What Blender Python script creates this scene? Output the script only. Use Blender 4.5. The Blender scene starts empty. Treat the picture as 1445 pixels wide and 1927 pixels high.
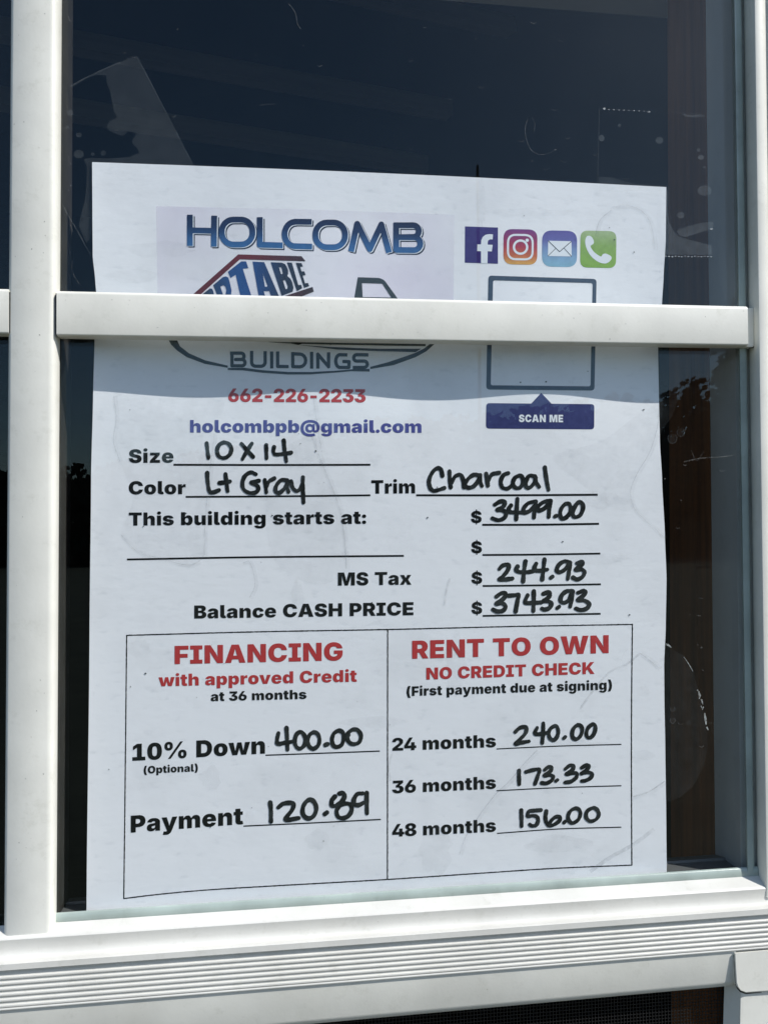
import bpy, bmesh, math, random
import numpy as np
from mathutils import Vector, Matrix
random.seed(7)
SC = bpy.context.scene
COL = SC.collection

# ------------------------------------------------------------------ camera, sky, sun, exposure
FPX, PCX, PCY = 1447.0, 722.5, 963.5          # focal length and centre in photograph pixels
DIST = 0.2800                                  # camera to outer glass face, metres
YAW, PITCH, ROLL = math.radians(7.057), math.radians(1.213), math.radians(-0.4276)
_fw = Vector((math.sin(YAW) * math.cos(PITCH), math.cos(YAW) * math.cos(PITCH), math.sin(PITCH)))
_r0 = Vector((math.cos(YAW), -math.sin(YAW), 0)); _u0 = _r0.cross(_fw)
CR = _r0 * math.cos(ROLL) + _u0 * math.sin(ROLL)
CU = -_r0 * math.sin(ROLL) + _u0 * math.cos(ROLL)
CO = Vector((0, -DIST, 0))
camd = bpy.data.cameras.new('camera'); cam = bpy.data.objects.new('camera', camd); COL.objects.link(cam)
cam.matrix_world = Matrix(((CR.x, CU.x, -_fw.x, CO.x), (CR.y, CU.y, -_fw.y, CO.y), (CR.z, CU.z, -_fw.z, CO.z), (0, 0, 0, 1)))
camd.sensor_fit = 'VERTICAL'; camd.sensor_height = 36.0; camd.lens = FPX / 1927.0 * 36.0
camd.clip_start = 0.01; camd.clip_end = 2000
SC.camera = cam

TO_SUN = Vector((1.35, -1.0, 1.75)).normalized()
w = bpy.data.worlds.new('World'); SC.world = w; w.use_nodes = True
nt = w.node_tree; bg = nt.nodes['Background']
sky = nt.nodes.new('ShaderNodeTexSky'); sky.sky_type = 'NISHITA'; sky.sun_disc = False
sky.sun_elevation = math.asin(TO_SUN.z); sky.sun_rotation = math.atan2(TO_SUN.x, TO_SUN.y)
sky.air_density = 1.0; sky.dust_density = 0.6; sky.ozone_density = 1.6
nt.links.new(sky.outputs[0], bg.inputs[0]); bg.inputs[1].default_value = 0.14
sd = bpy.data.lights.new('sun', 'SUN'); sun = bpy.data.objects.new('sun', sd); COL.objects.link(sun)
sd.energy = 4.5; sd.angle = math.radians(0.53); sd.color = (1.0, 0.965, 0.91)
sun.rotation_euler = TO_SUN.to_track_quat('Z', 'Y').to_euler(); sun.location = (1, -2, 2.5)
SC.view_settings.view_transform = 'Standard'; SC.view_settings.look = 'None'
SC.view_settings.gamma = 1.0; SC.view_settings.use_curve_mapping = False; SC.view_settings.exposure = 0.0
SC.cycles.transparent_max_bounces = 24; SC.cycles.max_bounces = 10; SC.cycles.diffuse_bounces = 5
SC.cycles.caustics_reflective = False; SC.cycles.caustics_refractive = False
SC.render.film_transparent = False

# ------------------------------------------------------------------ measuring: a pixel of the photograph to a point at depth Y
def ray(x, y):
    return (CR * ((x - PCX) / FPX) - CU * ((y - PCY) / FPX) + _fw)
def px(x, y, Y):
    d = ray(x, y); t = (Y - CO.y) / d.y
    return CO + d * t

# ------------------------------------------------------------------ object helpers
def put(o, parent=None):
    COL.objects.link(o)
    if parent is not None:
        o.parent = parent
        l = Vector((0, 0, 0)); p = parent
        while p is not None:
            l += p.location; p = p.parent
        o.location = -l if o.type == 'MESH' else o.location - l
    return o
def mesh_obj(name, verts, faces, mat, parent=None, smooth=False, recalc=True):
    me = bpy.data.meshes.new(name)
    me.from_pydata([tuple(v) for v in verts], [], faces); me.update()
    if recalc:
        bm = bmesh.new(); bm.from_mesh(me); bmesh.ops.recalc_face_normals(bm, faces=bm.faces); bm.to_mesh(me); bm.free()
    if smooth: me.polygons.foreach_set('use_smooth', [True] * len(me.polygons))
    for m in (mat if isinstance(mat, (list, tuple)) else [mat]): me.materials.append(m)
    return put(bpy.data.objects.new(name, me), parent)
def thing(name, label, cat, loc, group=None):
    o = bpy.data.objects.new(name, None); COL.objects.link(o); o.location = loc
    o.empty_display_size = 0.02
    o['label'] = label; o['category'] = cat
    if group: o['group'] = group
    return o
def tag(o, label, cat, group=None, kind=None):
    if label: o['label'] = label
    if cat: o['category'] = cat
    if group: o['group'] = group
    if kind: o['kind'] = kind
    return o
def autosmooth(o, deg=35):
    me = o.data; bm = bmesh.new(); bm.from_mesh(me)
    for f in bm.faces: f.smooth = True
    for e in bm.edges:
        if len(e.link_faces) == 2 and e.calc_face_angle(0) > math.radians(deg): e.smooth = False
    bm.to_mesh(me); bm.free(); return o
def sweep(name, A, B, mat, parent, close=True, n=1, sm=35):
    """a bar whose outline is the point list A at one end and B at the other"""
    k = len(A); vs = []; fs = []
    for i in range(n + 1):
        t = i / n
        vs += [a.lerp(b, t) for a, b in zip(A, B)]
    m = k if close else k - 1
    for i in range(n):
        for j in range(m):
            fs.append((i * k + j, i * k + (j + 1) % k, (i + 1) * k + (j + 1) % k, (i + 1) * k + j))
    if close:
        fs.append(tuple(range(k))); fs.append(tuple(n * k + j for j in range(k)))
    return autosmooth(mesh_obj(name, vs, fs, mat, parent), sm)
def along_x(name, prof, x0, x1, mat, parent, xa=0, xb=1445, n=1, sm=35, close=True):
    """profile of (Y, y at photo column xa, y at photo column xb); runs from world X x0 to x1"""
    A, B = [], []
    pz = qz = 0
    for Y, ya, yb in prof:
        if ya is None:                                  # straight back or forward from the point before
            p, q = px(xa, 900, Y), px(xb, 900, Y); p.z, q.z = pz, qz
        else:
            p, q = px(xa, ya, Y), px(xb, yb, Y)
        pz, qz = p.z, q.z
        f = lambda X: p.lerp(q, (X - p.x) / (q.x - p.x))
        A.append(f(x0)); B.append(f(x1))
    return sweep(name, A, B, mat, parent, close, n, sm)
def along_z(name, prof, z0, z1, mat, parent, ya=0, yb=1700, n=1, sm=35, close=True):
    """profile of (Y, x at photo row ya, x at photo row yb); runs from world Z z0 to z1"""
    A, B = [], []
    for Y, xa, xb in prof:
        p, q = px(xa, ya, Y), px(xb, yb, Y)
        f = lambda Z: p.lerp(q, (Z - p.z) / (q.z - p.z))
        A.append(f(z0)); B.append(f(z1))
    return sweep(name, A, B, mat, parent, close, n, sm)
def box(name, lo, hi, mat, parent=None, bev=0.0):
    bm = bmesh.new(); bmesh.ops.create_cube(bm, size=1)
    for v in bm.verts:
        v.co = Vector([(lo[i] + hi[i]) / 2 + v.co[i] * (hi[i] - lo[i]) for i in range(3)])
    if bev: bmesh.ops.bevel(bm, geom=list(bm.edges), offset=bev, segments=2, affect='EDGES', profile=0.5)
    me = bpy.data.meshes.new(name); bm.to_mesh(me); bm.free(); me.materials.append(mat)
    return put(bpy.data.objects.new(name, me), parent)

# ------------------------------------------------------------------ materials
def lin(c):
    return tuple((v / 255 / 12.92) if v <= 10 else ((v / 255 + 0.055) / 1.055) ** 2.4 for v in c)
def newmat(name):
    m = bpy.data.materials.new(name); m.use_nodes = True
    return m, m.node_tree, m.node_tree.nodes['Principled BSDF']
def noise(t, scale, detail=4, rough=0.55, stretch=None):
    tc = t.nodes.new('ShaderNodeTexCoord'); n = t.nodes.new('ShaderNodeTexNoise')
    n.inputs['Scale'].default_value = scale; n.inputs['Detail'].default_value = detail; n.inputs['Roughness'].default_value = rough
    if stretch:
        mp = t.nodes.new('ShaderNodeMapping'); mp.inputs['Scale'].default_value = stretch
        t.links.new(tc.outputs['Object'], mp.inputs[0]); t.links.new(mp.outputs[0], n.inputs['Vector'])
    else:
        t.links.new(tc.outputs['Object'], n.inputs['Vector'])
    return n
def ramp(t, src, stops):
    r = t.nodes.new('ShaderNodeValToRGB'); e = r.color_ramp.elements
    while len(e) < len(stops): e.new(0.5)
    for k, (p, c) in enumerate(stops): e[k].position = p; e[k].color = (*c, 1) if len(c) == 3 else c
    t.links.new(src, r.inputs[0]); return r
def mulcol(t, a, b, fac=1.0, mode='MULTIPLY'):
    m = t.nodes.new('ShaderNodeMix'); m.data_type = 'RGBA'; m.blend_type = mode; m.inputs[0].default_value = fac
    t.links.new(a, m.inputs[6]); t.links.new(b, m.inputs[7]); return m.outputs[2]
def bump(t, b, src, strength, dist):
    n = t.nodes.new('ShaderNodeBump'); n.inputs['Strength'].default_value = strength; n.inputs['Distance'].default_value = dist
    t.links.new(src, n.inputs['Height']); t.links.new(n.outputs[0], b.inputs['Normal'])

def vinyl(name, base, rough=0.42, dirt=0.12):
    m, t, b = newmat(name)
    n1 = noise(t, 38, 6); n2 = noise(t, 420, 3); n3 = noise(t, 900, 2)
    r1 = ramp(t, n1.outputs['Fac'], [(0.30, tuple(v * (1 - dirt) for v in base)), (0.62, base)])
    r2 = ramp(t, n2.outputs['Fac'], [(0.20, (0.66, 0.64, 0.61)), (0.27, (1, 1, 1))])
    n4 = noise(t, 11, 7, 0.7, (1, 1, 0.35)); n5 = noise(t, 140, 6, 0.75)
    r4 = ramp(t, n4.outputs['Fac'], [(0.34, (0.93, 0.925, 0.91)), (0.56, (1, 1, 1))])
    r5 = ramp(t, n5.outputs['Fac'], [(0.30, (0.90, 0.90, 0.885)), (0.44, (1, 1, 1))])
    cc = mulcol(t, mulcol(t, r1.outputs[0], r2.outputs[0], 0.8), mulcol(t, r4.outputs[0], r5.outputs[0], 1.0), 1.0)
    t.links.new(cc, b.inputs['Base Color'])
    b.inputs['Roughness'].default_value = rough; b.inputs['Specular IOR Level'].default_value = 0.45
    bump(t, b, n3.outputs['Fac'], 0.12, 0.0002)
    return m
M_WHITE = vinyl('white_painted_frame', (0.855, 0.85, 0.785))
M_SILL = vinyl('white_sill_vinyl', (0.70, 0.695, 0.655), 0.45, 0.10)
M_BEAD = vinyl('grey_green_glazing_bead', (0.43, 0.51, 0.475), 0.22, 0.3)
M_INNER = vinyl('inner_frame_paint', (0.56, 0.57, 0.57), 0.5, 0.1)
M_INSILL = vinyl('grey_inner_sill', (0.13, 0.135, 0.14), 0.5, 0.2)
M_GAP = vinyl('dark_gap_rubber', (0.02, 0.022, 0.025), 0.6, 0.1)

def clear_mix(name, tint, haze_lo, haze_hi, scale=60, f0=0.04, gloss=True, hazecol=(0.75, 0.80, 0.85), sky_haze=0.0):
    """clear sheet: see-through, mirror-like by the angle of view, with a little scattered light from the dust on it"""
    m, t, b = newmat(name); t.nodes.remove(b)
    out = t.nodes['Material Output']
    tr = t.nodes.new('ShaderNodeBsdfTransparent'); tr.inputs[0].default_value = (*tint, 1)
    df = t.nodes.new('ShaderNodeBsdfDiffuse'); df.inputs[0].default_value = (*hazecol, 1)
    n = noise(t, scale, 5, 0.6)
    mr = t.nodes.new('ShaderNodeMapRange'); mr.inputs[1].default_value = 0.35; mr.inputs[2].default_value = 0.70
    mr.inputs[3].default_value = haze_lo; mr.inputs[4].default_value = haze_hi
    t.links.new(n.outputs['Fac'], mr.inputs[0])
    mx = t.nodes.new('ShaderNodeMixShader'); t.links.new(mr.outputs[0], mx.inputs[0])
    t.links.new(tr.outputs[0], mx.inputs[1]); t.links.new(df.outputs[0], mx.inputs[2])
    if sky_haze:                                           # sky reflection painted as haze, stronger towards one side of the pane
        tc = t.nodes.new('ShaderNodeTexCoord'); sp = t.nodes.new('ShaderNodeSeparateXYZ'); t.links.new(tc.outputs['Generated'], sp.inputs[0])
        g = t.nodes.new('ShaderNodeMapRange'); g.interpolation_type = 'SMOOTHSTEP'
        g.inputs[1].default_value = 0.35; g.inputs[2].default_value = 1.0; g.inputs[3].default_value = 0.0; g.inputs[4].default_value = sky_haze
        t.links.new(sp.outputs['X'], g.inputs[0])
        h = t.nodes.new('ShaderNodeMapRange'); h.interpolation_type = 'SMOOTHSTEP'
        h.inputs[1].default_value = 0.45; h.inputs[2].default_value = 0.85; h.inputs[3].default_value = 0.12; h.inputs[4].default_value = 1.0
        t.links.new(sp.outputs['Z'], h.inputs[0])
        nz = noise(t, 17, 6, 0.65, (1, 1, 0.6)); q = t.nodes.new('ShaderNodeMath'); q.operation = 'MULTIPLY'
        t.links.new(g.outputs[0], q.inputs[0]); t.links.new(nz.outputs['Fac'], q.inputs[1])
        q2 = t.nodes.new('ShaderNodeMath'); q2.operation = 'MULTIPLY'; t.links.new(q.outputs[0], q2.inputs[0]); t.links.new(h.outputs[0], q2.inputs[1])
        s = t.nodes.new('ShaderNodeMath'); s.operation = 'ADD'
        t.links.new(q2.outputs[0], s.inputs[0]); t.links.new(mr.outputs[0], s.inputs[1]); t.links.new(s.outputs[0], mx.inputs[0])
    res = mx.outputs[0]
    if gloss:
        gl = t.nodes.new('ShaderNodeBsdfGlossy'); gl.inputs['Roughness'].default_value = 0.004; gl.inputs['Color'].default_value = (0.76, 0.93, 1.0, 1)
        lw = t.nodes.new('ShaderNodeLayerWeight'); lw.inputs[0].default_value = 0.5
        pw = t.nodes.new('ShaderNodeMath'); pw.operation = 'POWER'; pw.inputs[1].default_value = 5
        ml = t.nodes.new('ShaderNodeMath'); ml.operation = 'MULTIPLY_ADD'; ml.inputs[1].default_value = 1 - f0; ml.inputs[2].default_value = f0
        t.links.new(lw.outputs['Facing'], pw.inputs[0]); t.links.new(pw.outputs[0], ml.inputs[0])
        m2 = t.nodes.new('ShaderNodeMixShader'); t.links.new(ml.outputs[0], m2.inputs[0])
        t.links.new(res, m2.inputs[1]); t.links.new(gl.outputs[0], m2.inputs[2]); res = m2.outputs[0]
    t.links.new(res, out.inputs['Surface'])
    return m
M_GLASS = clear_mix('window_glass', (0.985, 0.995, 0.99), 0.0001, 0.0008, 45, f0=0.021, sky_haze=0.020)
M_FILM = clear_mix('clear_tape_film', (0.99, 0.99, 0.99), 0.024, 0.042, 150, gloss=False)
M_FAINT = clear_mix('laminate_film', (0.99, 0.99, 0.99), 0.007, 0.018, 200, gloss=False)
M_SPOT = clear_mix('trapped_air_spot', (0.99, 0.99, 0.99), 0.04, 0.09, 300, gloss=False)
M_FLECK = clear_mix('bright_edge_fleck', (0.99, 0.99, 0.99), 0.10, 0.75, 900, gloss=False, hazecol=(0.9, 0.92, 0.92))
M_DUST = clear_mix('dust_speck', (0.99, 0.99, 0.99), 0.01, 0.14, 700, gloss=False, hazecol=(0.8, 0.8, 0.78))
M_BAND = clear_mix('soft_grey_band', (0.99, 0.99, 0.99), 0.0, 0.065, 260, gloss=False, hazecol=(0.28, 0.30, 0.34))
M_CREASE = clear_mix('grey_crease_mark', (0.99, 0.99, 0.99), 0.02, 0.20, 420, gloss=False, hazecol=(0.20, 0.22, 0.25))
M_STAIN_REFLECTION = clear_mix('grey_smear_and_reflection', (0.99, 0.99, 0.99), 0.0, 0.05, 300, gloss=False, hazecol=(0.30, 0.32, 0.36))

def make_paper():
    m, t, b = newmat('laminated_paper')
    base = (0.875, 0.88, 0.93)
    n1 = noise(t, 26, 8, 0.62); n2 = noise(t, 170, 5, 0.6, (1, 1, 2.2)); n3 = noise(t, 1300, 2); n4 = noise(t, 9, 3)
    r1 = ramp(t, n1.outputs['Fac'], [(0.28, tuple(v * 0.90 for v in base)), (0.50, base), (0.8, base)])
    r2 = ramp(t, n2.outputs['Fac'], [(0.24, (0.86, 0.87, 0.88)), (0.42, (1, 1, 1))])
    r3 = ramp(t, n3.outputs['Fac'], [(0.18, (0.60, 0.60, 0.62)), (0.235, (1, 1, 1))])
    c = mulcol(t, r1.outputs[0], r2.outputs[0], 0.9); c = mulcol(t, c, r3.outputs[0], 0.8)
    t.links.new(c, b.inputs['Base Color'])
    b.inputs['Roughness'].default_value = 0.5; b.inputs['Specular IOR Level'].default_value = 0.3
    a = t.nodes.new('ShaderNodeMath'); a.operation = 'MULTIPLY_ADD'; a.inputs[1].default_value = 0.35
    t.links.new(n2.outputs['Fac'], a.inputs[0]); t.links.new(n4.outputs['Fac'], a.inputs[2])
    n5 = noise(t, 60, 4, 0.5, (1, 1, 1.6))
    a2 = t.nodes.new('ShaderNodeMath'); a2.operation = 'MULTIPLY_ADD'; a2.inputs[1].default_value = 0.5
    t.links.new(n5.outputs['Fac'], a2.inputs[0]); t.links.new(a.outputs[0], a2.inputs[2])
    bump(t, b, a2.outputs[0], 0.16, 0.0014)
    return m
M_PAPER = make_paper()
def ink(name, c, rough=0.45, fade=0.35, scale=500):
    m, t, b = newmat(name)
    n = noise(t, scale, 4, 0.6)
    hi = tuple(min(0.9, v * (1 + fade) + 0.006) for v in c)
    r = ramp(t, n.outputs['Fac'], [(0.40, c), (0.75, hi)])
    t.links.new(r.outputs[0], b.inputs['Base Color']); b.inputs['Roughness'].default_value = rough
    b.inputs['Specular IOR Level'].default_value = 0.15
    return m
def ink_grad(name, stops, axis='Z', rough=0.45):
    """printed colour blend: the ink itself changes across the printed shape"""
    m, t, b = newmat(name)
    tc = t.nodes.new('ShaderNodeTexCoord'); sp = t.nodes.new('ShaderNodeSeparateXYZ')
    t.links.new(tc.outputs['Generated'], sp.inputs[0])
    src = sp.outputs[axis] if axis in 'XZ' else None
    if axis == 'D':
        mm = t.nodes.new('ShaderNodeMath'); mm.operation = 'MULTIPLY_ADD'; mm.inputs[1].default_value = 0.45
        m3 = t.nodes.new('ShaderNodeMath'); m3.operation = 'MULTIPLY'; m3.inputs[1].default_value = 0.55
        t.links.new(sp.outputs['Z'], m3.inputs[0]); t.links.new(sp.outputs['X'], mm.inputs[0]); t.links.new(m3.outputs[0], mm.inputs[2])
        src = mm.outputs[0]
    r = ramp(t, src, stops); n = noise(t, 400, 4)
    r2 = ramp(t, n.outputs['Fac'], [(0.35, (0.86, 0.86, 0.86)), (0.65, (1, 1, 1))])
    t.links.new(mulcol(t, r.outputs[0], r2.outputs[0], 1.0), b.inputs['Base Color'])
    b.inputs['Roughness'].default_value = rough; b.inputs['Specular IOR Level'].default_value = 0.15
    return m
I_BLACK = ink('black_print', (0.0035, 0.0045, 0.005), fade=0.8)
I_MARKER = ink('black_marker', (0.010, 0.012, 0.0125), 0.4, 2.2, 330)
I_RED = ink('red_print', (0.46, 0.042, 0.045), fade=0.12)
I_BLUE = ink('blue_print', (0.075, 0.085, 0.29), fade=0.15)
I_NAVY = ink('navy_print', (0.034, 0.042, 0.145), fade=0.2)
I_SLATE = ink('slate_print', (0.050, 0.075, 0.115), fade=0.2)
I_DARK = ink('charcoal_print', (0.040, 0.052, 0.058), fade=0.3)
I_SHADOWINK = ink('dark_navy_print', (0.012, 0.018, 0.045))
I_PALE = ink('unprinted_white', (0.80, 0.84, 0.92), fade=0.02)
I_MAROON = ink_grad('maroon_print', [(0.0, (0.12, 0.025, 0.03)), (0.45, (0.17, 0.03, 0.035)), (0.8, (0.085, 0.035, 0.04)), (1.0, (0.05, 0.04, 0.04))], 'X')
I_HEAD = ink_grad('blue_blend_print', [(0.0, (0.05, 0.17, 0.40)), (0.25, (0.04, 0.12, 0.30)), (0.6, (0.018, 0.040, 0.115)), (1.0, (0.012, 0.020, 0.06))])
I_PORT = ink_grad('blue_to_navy_print', [(0.0, (0.035, 0.05, 0.07)), (0.32, (0.03, 0.10, 0.30)), (0.5, (0.03, 0.085, 0.25)), (0.75, (0.03, 0.045, 0.08)), (1.0, (0.028, 0.036, 0.05))], 'X')

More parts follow.
